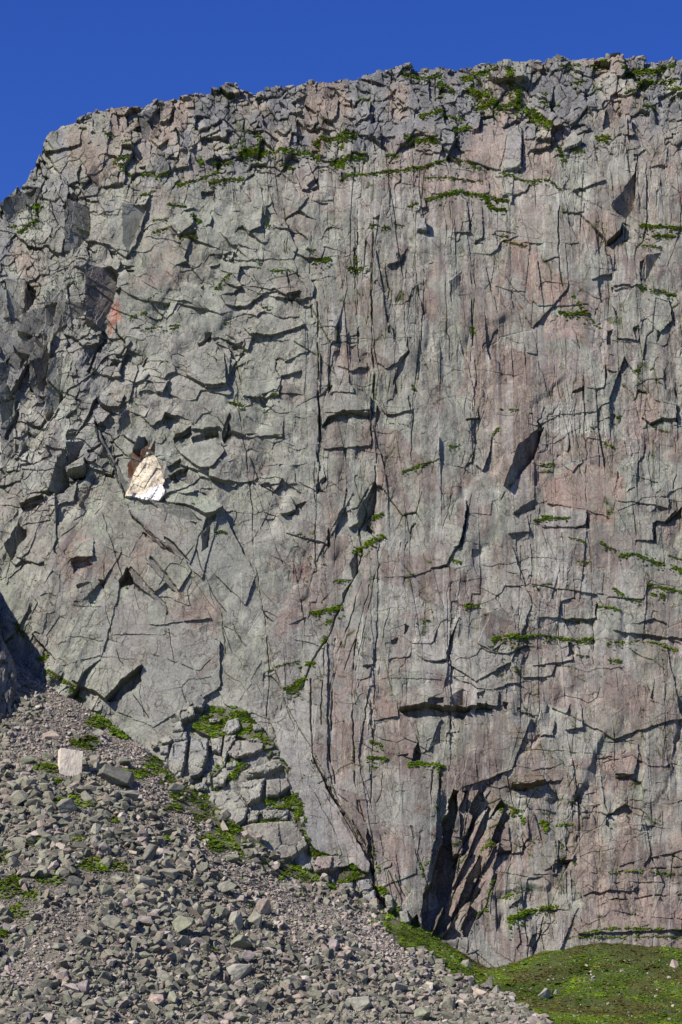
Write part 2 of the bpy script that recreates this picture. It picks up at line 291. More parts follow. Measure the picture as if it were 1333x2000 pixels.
# notches and caves: (outline, depth)
NOTCH = [
    (R1(160,150,205,200,190,265,135,310), 14), (R1(590,400,620,450,560,540,520,660,500,650,555,520), 12), (R1(665,190,705,185,690,225), 9),
    (R1(1140,500,1225,430,1220,480,1150,520), 10), (R1(1000,1050,1110,980,1110,1030,1010,1075), 12), (R1(1110,1040,1260,1000,1270,1040,1120,1080), 12),
    (R1(965,1210,1040,1160,1040,1210,990,1240), 12), (R1(980,1260,1085,1200,1080,1270,1010,1310), 16), (R1(380,1010,440,985,420,1040,385,1050), 10),
    (R1(370,905,440,855,440,895,380,915), 10), (R1(500,1110,590,1065,580,1090,510,1130), 8), (R1(390,1250,490,1235,490,1280,420,1290), 14),
    (R1(1290,1040,1333,960,1333,1020,1300,1070), 14), (R1(640,610,690,605,680,630,640,635), 7), (R1(580,950,610,960,600,1000,580,990), 8), (R1(655,1140,720,1130,715,1155,660,1160), 7),
    (R1(100,840,100,880,40,1040,20,1040,60,920), 12), (R1(1160,170,1180,150,1180,190), 6), (R1(200,450,240,420,245,500,210,490), 8), (R1(110,570,130,550,130,640,110,650), 8), (R1(30,600,50,560,40,640), 7),
    (R5(740,900,775,1000,695,1035,690,990), 32), (R5(120,545,250,500,270,545,140,590), 18), (R5(250,480,360,460,310,520,270,500), 10), (R5(390,370,495,340,495,385,430,405), 14),
    (R5(420,880,500,865,540,905,470,920,430,950), 11), (R5(440,1010,530,1000,445,1040), 8), (R5(565,985,610,990,600,1030), 9), (R5(1170,700,1200,620,1255,605,1230,660), 14), (R5(830,700,850,715,840,740), 6),
    (R5(740,900,760,380,760,380), 0), (R5(80,180,100,180,95,225,80,225), 6), (R5(1095,650,1140,660,1135,672), 6),
    (A(276,1300,276,1330,262,1345,228,1368,208,1368,240,1330), 24),
    (R2(680,1135,720,1080,800,1045,960,1060,950,1078,800,1080,740,1110), 8), (R2(1000,1000,1025,1040,1000,1095), 10), (R2(1180,690,1150,800,1090,890,1100,830,1160,720), 9),
    (R2(1125,190,1175,80,1170,120,1140,180), 7), (R2(500,365,555,350,550,390,510,390), 9), (R2(570,430,630,425,620,440,575,442), 5), (R2(150,650,230,640,215,665,160,675), 7),
    (R2(0,580,40,575,40,610,0,625), 8), (R2(320,950,410,1050,370,1040,320,990), 6), (R2(100,1160,150,1060,160,1090,110,1210), 10), (R2(0,1145,80,1130,80,1190,0,1195), 12),
    (R2(720,900,740,885,735,930,718,930), 6), (R2(835,655,880,640,850,668), 6), (R2(860,90,880,90,878,130,862,130), 7), (R2(1060,560,1075,550,1075,600,1060,600), 5), (R2(110,130,165,110,165,150,115,165), 7), (R2(30,200,90,175,90,205,35,215), 6),
    (R3(1165,950,1190,930,1185,1030,1160,1045), 10), (R3(1235,945,1333,840,1333,900,1290,912), 13), (R3(1150,360,1230,330,1225,345,1160,365), 8), (R3(1290,110,1312,190,1300,215), 8), (R3(1300,260,1315,350,1300,350), 8),
    (R3(785,880,802,970,725,972,780,950), 9), (R3(85,350,160,335,165,290,170,340,90,357), 7), (R3(100,830,95,960,70,1070,30,1090,60,1050,80,950), 8), (R3(1010,770,1070,738,1030,750), 6), (R3(895,20,905,90,890,150), 6), (R3(500,350,540,390,520,470), 8),
    (R3(930,310,955,310,930,370), 7), (R3(700,190,770,160,770,180,720,195), 6), (R3(905,60,960,70,920,90), 6),
    (R4(230,255,290,230,245,312,175,310,228,290), 8), (R4(860,940,885,950,880,980,860,1003), 8), (R4(1100,1150,1120,1040,1180,890,1150,990,1122,1155,1015,1165), 8), (R4(1020,620,1110,600,1110,612), 6), (R4(1195,455,1222,250,1222,370,1150,530), 8),
    (R4(345,150,400,90,408,100,375,158), 6), (R4(415,380,432,430,430,480,415,500), 7), (R4(780,1040,820,1020,820,1060,790,1062), 6), (R4(620,1200,690,1170,650,1210), 5), (R4(635,380,640,350,690,400,690,430), 8), (R4(45,860,100,930,70,910), 6), (R4(20,130,75,120,110,175,60,155), 8),
    (R6(535,400,640,385,720,370,800,385,900,400,950,390,900,460,840,430,740,435,590,435), 16), (R6(970,425,980,375,1080,392,1050,412), 13), (R6(640,590,660,640,650,690,610,700), 12), (R6(515,672,585,655,580,672), 6), (R6(1140,350,1165,350,1160,400,1140,390), 9), (R6(1215,380,1240,385,1220,400), 7),
    (R6(365,350,385,400,388,580,370,560), 5), (R6(345,150,385,145,350,180), 5), (R6(980,310,1030,290,1020,340,985,345), 6), (R6(700,345,795,340,790,392,700,372), 10),
    (R7(610,275,632,280,640,370,620,460,605,560,612,640,650,640,622,760,570,920,520,1000,470,1145,415,1140,435,880,490,790,510,660,545,570,545,440,580,400,580,340), 55),
    (R7(345,1060,400,990,425,1090,400,1190,330,1190), 30), (R7(960,248,1060,245,1030,272,985,270), 12), (R7(1110,165,1142,230,1125,240), 9), (R7(780,250,795,330,775,330), 12), (R7(110,500,135,560,160,740,140,760,115,620), 12), (R7(860,640,945,626,940,650,870,655), 8),
    (R7(1010,570,1030,600,1010,620), 7), (R7(1205,690,1300,678,1210,720), 6), (R7(935,950,1000,905,950,930,940,965), 6), (R7(370,110,385,30,425,60,410,105), 10), (R7(800,350,830,370,800,500,790,480), 10),
    (R7(1180,220,1240,215,1230,240,1170,235), 8), (R7(1150,230,1180,210,1160,250), 8), (R7(150,850,230,930,250,1050,300,1110,240,1140,190,1010), 18),
    (T2(1035,850,1095,800,1100,770,1105,805,1050,850), 12), (T2(330,760,345,805,330,808), 8), (T2(495,800,505,720,508,790), 6), (T2(215,280,250,300,240,330), 7), (T2(115,380,130,340,135,370), 8), (T2(190,270,215,250,210,310), 8), (T2(345,200,385,230,370,300,345,280), 8),
    (T2(1040,1190,1060,1180,1060,1240,1040,1240), 8), (T2(1140,1180,1165,1170,1150,1230), 8), (T2(1235,1180,1250,1200,1235,1240), 8), (T2(1240,270,1310,250,1310,310,1240,310), 10), (T2(1060,1010,1130,1010,1120,1030,1060,1030), 5), (T2(1170,920,1190,900,1190,980,1170,1000), 8), (T2(1120,200,1125,240,1110,240), 6),
    (T2(0,560,20,590,0,610), 8), (T2(445,420,470,410,465,460,445,460), 6), (T2(680,400,705,400,712,460,705,560,700,500), 5), (T2(525,835,555,825,555,845,525,845), 6), (T2(120,750,150,740,150,760), 4),
    (T1(700,820,765,770,770,800,765,818), 10), (T1(785,645,835,640,830,670,790,672), 9), (T1(1225,1035,1333,1035,1180,1075,1140,1060), 0), (T1(575,370,600,330,625,300,620,380,600,400), 12), (T1(690,400,720,440,715,480,700,460), 10), (T1(520,400,540,380,540,420), 8), (T1(615,470,660,440,650,490), 10), (T1(155,478,175,480,165,500,155,495), 10), (T1(1140,300,1200,270,1190,300,1160,320), 10),
    (T1(1200,620,1245,590,1250,640,1225,640), 9), (T1(540,545,570,540,560,560), 7), (T1(300,570,320,540,310,620), 8), (T1(1120,1050,1180,1040,1175,1065,1130,1070), 7), (T1(1140,415,1190,415,1170,455,1130,470), 9), (T1(1190,300,1250,330,1220,370), 9), (T1(330,850,370,870,350,900), 8), (T1(420,860,450,870,440,900), 10), (T1(490,940,530,950,510,970), 8),
    (T1(970,380,1010,360,1000,400), 6), (T1(740,250,770,255,760,270), 4),
    (A(1105,1395,1115,1375,1118,1400), 7), (A(1112,1250,1124,1275,1110,1282), 8), (A(1202,1508,1235,1512,1220,1522), 8), (A(1060,1820,1045,1860,1040,1850), 7),
]
# cracks: (line, half width, depth)
CRK = [
    (A(610,1330,606,1420,614,1490,658,1560,715,1645,738,1745), 2.2, 9), (A(560,1380,600,1480,650,1560,690,1640), 1.0, 3), (A(690,1480,735,1600,770,1760), 1.2, 4),
    (A(618,560,622,700,624,840,622,960), 2.0, 8), (R2(870,0,880,450,895,730), 1.3, 5), (R2(960,180,975,640,985,800,1000,1333), 1.8, 7), (R2(480,0,485,320), 1.2, 4), (R2(620,0,615,250,620,500), 1.2, 4),
    (R2(710,430,720,830), 1.0, 3), (R2(655,860,665,1080,655,1333), 2.6, 9), (R2(1060,250,1065,600), 1.2, 4), (R2(1160,430,1165,640), 1.2, 4), (R2(1270,200,1260,600,1210,1100,1190,1333), 1.4, 5), (R2(1215,0,1210,350), 1.0, 3), (R2(960,800,965,1333), 1.6, 6),
    (R2(140,620,200,800,230,1000), 1.2, 4), (R2(0,700,70,760,130,860), 1.0, 4), (R2(280,250,340,350,330,420), 1.0, 3), (R2(550,250,680,255,690,390), 1.0, 3),
    (A(727,500,729,640,731,760), 1.6, 6), (A(926,440,928,560,926,680,922,700), 1.8, 6), (R3(770,60,780,400,785,890), 1.5, 5), (R3(1290,440,1300,640,1260,880), 1.5, 5), (R3(140,0,150,100,130,300), 1.3, 4), (R3(600,0,590,260), 1.0, 3), (R3(1060,860,1065,1070), 1.3, 5), (R3(460,900,470,1180), 1.2, 4),
    (R3(0,800,120,420,180,250), 1.0, 3), (R3(0,900,130,500,220,200), 1.0, 3), (R3(400,660,290,820), 1.5, 5),
    (R4(340,0,350,650), 1.4, 5), (R4(410,200,430,430,410,520), 1.4, 5), (R4(690,680,640,900,560,1333), 1.2, 5), (R4(620,700,520,1000,450,1180,430,1333), 1.6, 6), (R4(740,520,690,680), 1.4, 5), (R4(660,720,600,950,480,1333), 1.2, 5), (R4(800,720,740,1000,710,1333), 1.2, 4), (R4(840,470,830,560,930,690), 1.2, 4),
    (R4(700,0,700,110,600,380,610,560,590,650,540,740,440,980,330,1170,270,1333), 2.2, 8), (R4(960,180,890,450), 1.0, 3), (R4(1130,200,1080,420), 1.0, 3), (R4(270,940,280,1170), 1.4, 5), (R4(1250,170,1200,450,1170,900), 1.0, 4),
    (R6(160,0,150,300,130,650,160,830), 2.2, 8), (R6(110,0,80,500), 1.6, 6), (R6(280,0,265,400,285,900,300,1000,350,1040,360,1180,390,1333), 2.0, 8), (R6(200,0,130,350), 1.4, 5), (R6(25,700,130,850,300,990), 1.6, 5), (R6(60,820,180,1000,300,1230), 1.0, 3), (R6(20,850,150,1080,200,1250), 1.0, 3), (R6(100,800,260,1080,370,1300), 1.0, 3), (R6(365,750,370,900,360,1000), 1.2, 5),
    (R6(440,730,430,900,400,960), 1.0, 4), (R6(730,740,715,960), 1.6, 6), (R6(770,720,770,950,750,1100), 1.4, 5), (R6(610,740,600,900), 1.0, 3), (R6(600,1080,660,1333), 1.4, 5), (R6(410,150,390,300,385,370), 1.5, 5), (R6(520,880,610,880), 1.0, 3),
    (R7(370,490,420,680,470,840), 1.4, 5), (R7(500,150,470,440), 1.2, 4), (R7(40,60,60,340,120,500), 1.8, 7), (R7(240,750,360,1000,430,1100), 1.6, 5), (R7(280,780,350,930), 1.4, 4),
    (R7(790,350,560,770), 2.0, 9), (R7(850,400,640,780,560,1080), 2.2, 9), (R7(880,520,720,860,600,1060), 2.0, 9), (R7(820,750,640,1060), 1.8, 8), (R7(720,240,650,560), 1.8, 8), (R7(860,760,800,960,660,1140), 1.6, 6),
    (R7(850,760,830,1000), 1.4, 5), (R7(870,900,865,1080), 1.4, 5), (R7(1130,1000,1110,1130), 1.4, 5), (R7(1050,1180,1040,1300), 1.6, 6), (R7(1170,1150,1100,1290), 1.8, 7), (R7(860,1160,870,1220,1030,1300), 1.0, 3), (R7(1200,1020,1130,1100), 1.2, 4),
    (A(185,820,192,850,215,890,248,960,246,975,262,1010,300,1045,340,1080), 1.8, 7), (A(440,690,462,730,470,800,478,870,490,960,497,1080,510,1160,520,1220,525,1320,522,1400), 1.4, 5), (A(400,1130,450,1210,480,1260), 1.0, 4), (A(380,1060,400,1130), 1.2, 4),
    (A(262,1300,255,1345,300,1420), 1.3, 5), (A(276,1340,280,1400), 1.0, 3), (A(210,1060,205,1120,215,1230,240,1300), 1.2, 4), (A(430,1190,440,1260,430,1330), 1.2, 4), (A(330,1230,345,1320,375,1390), 1.2, 4), (A(300,1280,390,1310,430,1270), 1.0, 4), (A(350,1100,385,1060), 1.0, 3), (A(140,1180,200,1185), 1.0, 3), (A(130,1240,200,1250), 1.0, 3),
    (A(555,400,560,520,575,600), 1.4, 4), (A(517,420,520,480,505,560), 1.2, 4), (A(700,380,697,520,705,700), 1.2, 4), (A(640,380,640,470), 1.0, 3), (A(870,400,872,560,878,700), 1.2, 4), (T2(505,920,525,1300), 2.0, 7), (T2(850,700,855,960,890,1080,935,1260), 1.8, 6), (T2(430,690,435,1080), 1.3, 4), (T2(65,800,70,1300), 1.5, 5), (T2(120,940,122,1130), 1.4, 5), (T2(180,980,190,1120), 1.2, 4), (T2(600,900,660,1000,740,1080), 1.2, 4), (T2(330,830,340,1000), 1.0, 3), (T2(290,800,290,1300), 1.0, 3), (T2(1045,980,1045,1120), 1.2, 4), (T2(1020,700,1020,840), 1.0, 3),
    (T2(540,550,590,580,700,600,900,640,1080,750,1170,810), 1.6, 5), (T2(680,700,660,740), 1.0, 3), (T2(240,880,250,960,210,1100), 1.0, 3), (T2(600,1020,720,1040), 1.0, 4), (T2(960,1140,1030,1230), 1.3, 5),
    (A(1150,1040,1157,1160,1160,1300), 1.2, 4), (A(1100,1040,1105,1230), 1.0, 3), (A(1020,1060,1015,1250), 1.0, 3), (A(1205,1210,1210,1350), 1.0, 3), (A(1260,1080,1262,1240), 1.0, 3), (A(1310,1180,1300,1420), 1.0, 3), (A(1040,1070,1120,1160), 1.0, 3), (A(1120,1420,1180,1445,1260,1440), 1.0, 4), (A(1040,1460,1180,1470), 1.0, 3), (A(1060,1500,1160,1490), 1.0, 3), (A(1210,1700,1333,1690), 1.6, 6), (A(1180,1760,1333,1745), 1.6, 6), (A(1200,1725,1333,1722), 1.2, 5), (A(1140,1470,1080,1600,1000,1680), 1.0, 3),
]
# grass: (line, half width) on ledges of the wall
GRS = [
    (T2(0,520,90,500), 8), (T2(0,582,80,574,160,565,230,560,330,545,400,520), 6), (T2(420,495,500,525,540,550), 5), (T2(330,585,420,588,550,600), 4), (T2(330,672,400,655,470,640,560,660,650,680), 7), (T2(565,665,590,710,640,715), 7), (T2(620,570,720,605,810,600), 5),
    (T2(600,818,650,820), 4), (T2(635,838,720,860), 4), (T2(110,775,190,785), 5), (T2(850,1112,960,1120), 8), (T2(910,1050,940,1100), 5), (T2(975,1140,1015,1180), 3), (T2(1170,770,1333,785), 7), (T2(1180,810,1300,815), 7), (T2(1180,850,1250,862), 4), (T2(1170,1020,1240,1030,1300,1045), 6),
    (T2(240,185,390,190), 7), (T2(480,195,600,180), 10), (T2(655,185,660,230), 11), (T2(690,250,690,310), 12), (T2(500,245,575,270), 12), (T2(610,315,690,310), 8), (T2(750,330,810,405), 12), (T2(540,310,600,298), 9), (T2(255,440,370,450), 8), (T2(310,350,390,335), 8), (T2(400,340,480,352), 6), (T2(1110,170,1240,155), 12), (T2(1150,205,1300,210), 8),
    (T2(780,302,850,300), 6), (T2(985,150,1030,135), 8), (T2(1000,440,1040,445), 8), (T2(850,470,870,525), 6), (T2(720,310,770,370), 8), (T2(1180,320,1225,318), 6), (T2(440,405,500,388), 8), (T2(30,945,100,945), 5), (T2(58,895,60,925), 5), (T2(0,420,50,430), 9), (T2(0,460,20,440), 8), (T2(510,1170,520,1190), 6), (T2(820,605,850,640), 4), (T2(780,270,800,260), 5), (T2(1280,240,1330,250), 7), (T2(900,480,950,490), 5), (T2(380,215,440,250), 6), (T2(900,220,950,215), 5), (T2(860,160,930,150), 5), (T2(1240,140,1300,150), 7), (T2(1110,270,1150,265), 5), (T2(205,760,240,770), 3), (T2(265,700,300,690), 4), (T2(180,500,220,505), 5), (T2(70,280,110,285), 5),
    (T1(445,525,500,515), 6), (T1(470,550,520,590), 5), (T1(560,572,605,570), 5), (T1(610,590,660,575), 5), (T1(690,612,730,608), 6), (T1(740,605,800,585,860,570), 5), (T1(825,608,945,590), 7), (T1(945,485,1030,480), 14), (T1(1040,490,1150,485,1250,500), 9), (T1(840,535,900,520), 8), (T1(885,465,960,440), 5), (T1(1005,420,1020,440), 8), (T1(1235,445,1280,425), 11), (T1(1300,525,1333,530), 11), (T1(550,660,600,640), 5), (T1(660,690,725,700), 5), (T1(600,752,650,748), 4),
    (T1(595,805,660,785), 4), (T1(700,824,770,820), 4), (T1(1230,918,1290,905), 5), (T1(1060,957,1125,955), 4), (T1(485,465,515,460), 5), (T1(560,1080,600,1050,640,1030), 2.5), (T1(510,1135,570,1115), 4), (T1(550,1182,620,1170,700,1165), 3.5), (T1(615,1190,690,1175), 4), (T1(75,800,140,755), 6), (T1(135,700,150,690), 8), (T1(835,1030,880,985,905,960), 4), (T1(780,520,790,530), 6), (T1(750,730,780,760), 6), (T1(30,780,60,770), 4), (T1(310,780,345,775), 3), (T1(1100,540,1140,550), 6), (T1(1290,430,1333,420), 7), (T1(1010,930,1015,925), 4), (T1(1040,740,1050,780), 4), (T1(410,415,430,425), 5), (T1(310,400,335,405), 4), (T1(955,960,1010,1010), 1.5), (T1(1200,875,1230,872), 4),
    (R2(640,180,720,150), 6), (R2(835,215,950,205), 4), (R2(60,350,130,270), 5), (R2(390,940,435,945), 5), (R2(145,985,225,1000), 5), (R2(400,1185,460,1180), 3), (R2(1200,890,1215,915), 4), (R2(1075,1100,1180,1125), 1.5), (R2(870,150,880,240), 4), (R2(340,440,395,435), 3), (R2(110,520,150,515), 3), (R2(660,1080,665,1110), 3),
    (R3(490,928,580,912,680,918), 5), (R3(540,905,570,905), 6), (R3(860,1055,950,1100), 5), (R3(980,1130,1060,1118,1100,1140,1200,1170,1333,1210), 6), (R3(1250,1120,1333,1150), 3), (R3(530,600,595,600), 5), (R3(635,1020,740,1040,780,1060), 3), (R3(290,290,385,292), 3), (R3(885,470,950,508), 4), (R3(0,495,50,495), 5), (R3(1150,1290,1260,1325), 4), (R3(810,385,840,382), 4), (R3(240,440,275,400), 4), (R3(960,325,990,320), 5), (R3(730,1155,800,1165), 3), (R3(480,1300,580,1290), 2.5), (R3(1170,375,1260,410), 3), (R3(1045,62,1085,62), 4), (R3(0,1150,60,1175), 3),
    (T4(1060,990,1110,1030,1170,1050), 4), (T4(995,1062,1090,1080), 5), (T4(880,1115,990,1122), 3), (T4(600,1192,690,1185), 9), (T4(690,1192,760,1178,820,1182,900,1195,980,1190), 6), (T4(1040,1212,1110,1200,1200,1200,1310,1235), 5), (T4(1200,980,1260,990,1333,1010), 5), (T4(1220,1012,1260,1025), 7), (T4(490,1064,530,1062), 6), (T4(240,537,300,515,390,492), 3), (T4(60,860,130,800), 10), (T4(150,810,165,795), 8), (T4(1050,1275,1090,1280), 5), (T4(920,1255,960,1260), 3),
    (R4(640,325,680,310,725,295), 7), (R4(330,882,400,870,490,855), 8), (R4(190,1325,270,1275), 11), (R4(260,1180,330,1170), 7), (R4(60,1215,180,1180,250,1160), 3), (R4(455,697,550,697), 4), (R4(920,945,1000,920), 4), (R4(850,52,920,40,1000,8), 4), (R4(1220,835,1290,830), 5), (R4(380,592,415,590), 4), (R4(245,425,300,405,340,405), 4), (R4(385,1045,405,1020), 6), (R4(1130,565,1190,585), 3), (R4(410,935,450,930), 4),
    (R6(590,718,680,715,785,725), 8), (R6(355,680,455,690), 7), (R6(370,590,430,610), 5), (R6(275,620,272,680), 3), (R6(375,480,385,520), 3), (R6(760,730,775,860), 3), (R6(1060,30,1090,10), 4), (R6(1200,130,1220,170), 4), (R6(1100,200,1140,180), 3), (R6(380,1190,375,1240), 3), (R6(1120,940,1250,990), 6), (R6(1060,1080,1140,1050), 3), (R6(1020,1200,1080,1190), 5),
    (R7(880,365,910,350), 8), (R7(940,370,970,400), 7), (R7(990,380,1020,460), 5), (R7(1130,450,1150,480), 9), (R7(1210,465,1333,460), 4), (R7(940,1020,1040,970), 10), (R7(1040,965,1110,955,1200,940), 7), (R7(790,600,840,600), 5), (R7(600,590,650,570), 4), (R7(980,860,1060,835), 3), (R7(1290,690,1315,690), 4), (R7(840,780,800,960), 4), (R7(730,1000,800,960), 5), (R7(620,720,700,640), 2.5), (R7(150,830,210,860), 10), (R7(200,1000,290,960), 9), (R7(220,1030,290,1080), 11), (R7(130,620,150,650), 4), (R7(170,720,180,740), 4), (R7(420,700,430,770), 3), (R7(515,370,525,390), 4), (R7(270,930,300,990), 6), (R7(1230,570,1250,600), 3),
    (A(1200,1704,1270,1700,1333,1706), 3.5), (A(1140,1822,1200,1812,1333,1815), 4), (A(1110,1830,1333,1828), 3), (A(985,1750,1000,1745), 5), (A(1210,1575,1290,1600), 1.5), (A(830,1690,842,1680), 2), (A(420,1035,440,1036), 5), (A(30,1215,45,1235), 6), (A(75,1280,90,1275), 8), (A(90,1310,150,1345), 7), (A(135,1345,160,1360), 6),
]
GRS_YEL = [(T1(700,826,770,824), 3), (T2(650,230,670,320), 4), (T2(250,555,330,550), 3), (T2(520,262,570,300), 4), (T1(970,490,1040,490), 4), (T1(300,775,330,820), 2), (T2(800,390,820,420), 4), (T2(740,620,760,600), 3), (T2(1000,445,1040,460), 3)]
# colour patches that belong to the rock: (outline, colour, amount)
PINK = (0.335, 0.235, 0.20); RUST = (0.30, 0.15, 0.09); GRN = (0.30, 0.325, 0.255); DARKB = (0.13, 0.10, 0.085); PALEP = (0.42, 0.33, 0.29); BLUE = (0.20, 0.205, 0.215)
PATCH = [
    (A(530,1410,570,1375,620,1380,610,1480,650,1560,725,1690,720,1705,640,1690,600,1640,565,1540), (0.33, 0.315, 0.285), 1.2), (A(200,1180,330,1200,430,1250,430,1340,300,1420,230,1390,270,1290,190,1280), (0.30, 0.292, 0.262), .9), (A(250,985,420,1000,500,1140,470,1190,350,1090), (0.30, 0.297, 0.265), .8),
    (R3(540,700,640,640,760,600,960,620,1010,760,950,930,820,940,740,870,550,840), (0.33, 0.20, 0.16), .75), (R3(960,160,1060,150,1200,220,1260,200,1200,330,1060,470,990,400,1000,300), PINK, .7), (R3(1060,400,1200,380,1210,520,1080,480), PINK, .5),
    (T2(640,830,740,840,870,1000,890,1090,740,1080), (0.33, 0.20, 0.16), .75), (T2(780,1110,920,1140,940,1210,800,1240), PINK, .7), (T2(480,420,640,340,640,560,500,520), PINK, .7), (T2(700,430,840,480,850,590,720,590), PINK, .5), (T2(300,600,600,560,640,660,330,660), PINK, .55), (T2(660,700,820,690,830,850,700,830), PINK, .4), (T2(800,1250,940,1260,960,1400,780,1400), (0.27, 0.20, 0.185), .6), (T2(400,560,560,600,520,640,400,620), PALEP, .5),
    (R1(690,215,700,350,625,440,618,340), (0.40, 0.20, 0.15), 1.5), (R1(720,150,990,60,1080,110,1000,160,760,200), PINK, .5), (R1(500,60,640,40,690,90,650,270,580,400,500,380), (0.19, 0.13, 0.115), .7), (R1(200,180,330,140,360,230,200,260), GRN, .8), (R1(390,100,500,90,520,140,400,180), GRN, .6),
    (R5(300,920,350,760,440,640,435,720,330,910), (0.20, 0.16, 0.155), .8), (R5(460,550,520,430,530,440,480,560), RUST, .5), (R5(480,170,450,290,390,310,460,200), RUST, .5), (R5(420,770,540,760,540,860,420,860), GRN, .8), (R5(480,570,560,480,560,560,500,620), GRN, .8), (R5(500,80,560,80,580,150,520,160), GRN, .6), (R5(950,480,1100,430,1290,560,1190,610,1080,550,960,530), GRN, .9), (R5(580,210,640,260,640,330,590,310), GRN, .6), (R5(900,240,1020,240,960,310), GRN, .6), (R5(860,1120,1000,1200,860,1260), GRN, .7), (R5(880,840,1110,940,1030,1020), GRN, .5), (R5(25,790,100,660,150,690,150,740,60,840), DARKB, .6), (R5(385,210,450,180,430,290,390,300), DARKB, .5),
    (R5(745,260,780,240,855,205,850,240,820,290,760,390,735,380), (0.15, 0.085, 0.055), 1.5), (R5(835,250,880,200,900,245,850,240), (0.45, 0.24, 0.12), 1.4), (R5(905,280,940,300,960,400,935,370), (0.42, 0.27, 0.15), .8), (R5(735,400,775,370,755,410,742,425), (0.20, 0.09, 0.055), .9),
    (R4(210,610,300,560,300,680,200,700), (0.24, 0.12, 0.10), .8), (R4(120,880,330,830,380,860,250,960,100,1070), (0.25, 0.17, 0.145), .7), (R4(420,280,520,250,430,420,415,380), (0.25, 0.16, 0.13), .6), (R4(850,560,1020,500,1020,600,900,670), (0.27, 0.19, 0.16), .6), (R4(700,650,820,580,800,640,700,680), (0.25, 0.17, 0.15), .6), (R4(720,60,830,50,800,130,720,120), (0.26, 0.18, 0.15), .5), (R4(630,500,730,470,700,560,660,680,560,860,520,900,600,700), PALEP, .7), (R4(840,890,1040,870,960,930,830,910), (0.27, 0.18, 0.155), .6), (R4(450,1000,600,960,560,1200,460,1280), PINK, .5), (R4(800,240,1000,250,1100,200,900,300), PINK, .5),
    (A(378,1320,400,1290,433,1258,434,1280,415,1305,395,1325), (0.20, 0.15, 0.13), .85), (A(560,1150,640,1130,640,1180,560,1210), (0.25, 0.175, 0.15), .5),
    (R6(380,360,520,350,535,440,380,470), (0.26, 0.18, 0.15), .7), (R6(460,100,620,90,560,190,440,230), (0.27, 0.19, 0.16), .5), (R6(140,300,240,280,250,480,160,620), PINK, .6), (R6(80,850,220,1050,330,1300,250,1280), PALEP, .45), (R6(630,960,720,980,700,1020,600,1000), (0.28, 0.17, 0.12), .5), (R6(1010,830,1110,780,1200,800,1160,900,1110,960,1050,960), (0.14, 0.11, 0.09), .75), (R6(1060,880,1110,930,1080,970), (0.24, 0.12, 0.06), .7), (R6(1190,480,1240,480,1240,560,1170,550), (0.24, 0.18, 0.11), .6), (R6(1200,780,1333,770,1333,830,1240,840), (0.19, 0.14, 0.10), .7), (R6(400,1060,600,1080,600,1333,380,1333), (0.30, 0.23, 0.20), .5),
    (R7(880,180,960,180,980,280,900,330,850,360,800,360,830,260), (0.14, 0.115, 0.10), .6), (R7(1040,280,1130,330,1110,420,1060,380), PALEP, .5), (R7(180,760,340,840,340,980,230,850), PINK, .6), (R7(1280,130,1333,80,1333,160), (0.27, 0.14, 0.11), .7), (R7(1130,150,1270,160,1260,185,1140,185), (0.20, 0.14, 0.12), .7), (R7(1240,240,1333,240,1333,300,1260,310), (0.24, 0.20, 0.175), .6),
    (R7(640,420,760,340,700,560,640,760,560,1000,480,1140,560,1150,740,860,860,600,800,500), PINK, .45), (A(1120,1480,1230,1460,1250,1500,1130,1500), PINK, .6), (A(1150,1730,1333,1740,1333,1800,1140,1815,1130,1790), (0.26, 0.19, 0.165), .65), (A(1060,1250,1333,1320,1333,1400,1180,1440,1060,1350), PINK, .3),
]
SCAR = R5(850,232,890,242,930,330,960,410,940,440,960,480,920,525,830,520,725,497,760,400,830,262)
SCARW = R5(962,470,930,435,880,450,830,490,735,500,830,522,920,527)
# plants and earth: the grassed outcrop at the foot of the wall
TURF = [T6(255,140,300,90,340,55,460,65,500,110,560,170,590,225,540,230,430,175,340,185), T6(610,240,560,262,545,250,600,240), T6(490,285,430,340,350,400,330,395,400,330,440,290), T6(235,385,300,330,420,270,410,290,330,340,270,400), T6(300,400,330,420,320,480,330,550,400,590,420,610,340,600,280,500,280,430),
        T6(430,620,530,640,560,680,620,700,660,690,720,700,800,730,830,800,780,830,640,730,520,690,420,650), T6(540,430,640,425,660,400,700,450,720,560,730,620,700,610,690,540,660,470,560,470), T6(720,620,800,655,860,660,740,670), T6(830,810,850,730,900,690,960,740,900,760), T6(500,540,540,510,650,505,660,518,560,530), T6(590,240,650,310,640,330,600,270), T6(380,300,400,260,450,270,400,310), T6(100,260,140,270,140,330,60,330), T6(160,350,260,400,280,480,220,470,120,460)]

# ------------------------------------------------------------------ materials
def nodes(name):
    m = bpy.data.materials.new(name); m.use_nodes = True
    return m, m.node_tree, m.node_tree.nodes['Principled BSDF']
def mix(nt, a, b, fac, mode='MIX'):
    n = nt.nodes.new('ShaderNodeMix'); n.data_type = 'RGBA'; n.blend_type = mode
    for k, v in ((6, a), (7, b), (0, fac)):
        if isinstance(v, bpy.types.NodeSocket): nt.links.new(v, n.inputs[k])
        else: n.inputs[k].default_value = v if k == 0 else (*v, 1.0)[:4]
    return n.outputs[2]
def ramp(nt, src, lo, hi, a=0.0, b=1.0):
    n = nt.nodes.new('ShaderNodeMapRange'); n.inputs[1].default_value = lo; n.inputs[2].default_value = hi; n.inputs[3].default_value = a; n.inputs[4].default_value = b
    nt.links.new(src, n.inputs[0]); return n.outputs[0]
def tex(nt, vec, scale, detail=4.0, rough=0.6, kind='ShaderNodeTexNoise'):
    n = nt.nodes.new(kind); n.inputs['Scale'].default_value = scale
    if 'Detail' in n.inputs: n.inputs['Detail'].default_value = detail; n.inputs['Roughness'].default_value = rough
    nt.links.new(vec, n.inputs['Vector']); return n.outputs[0]
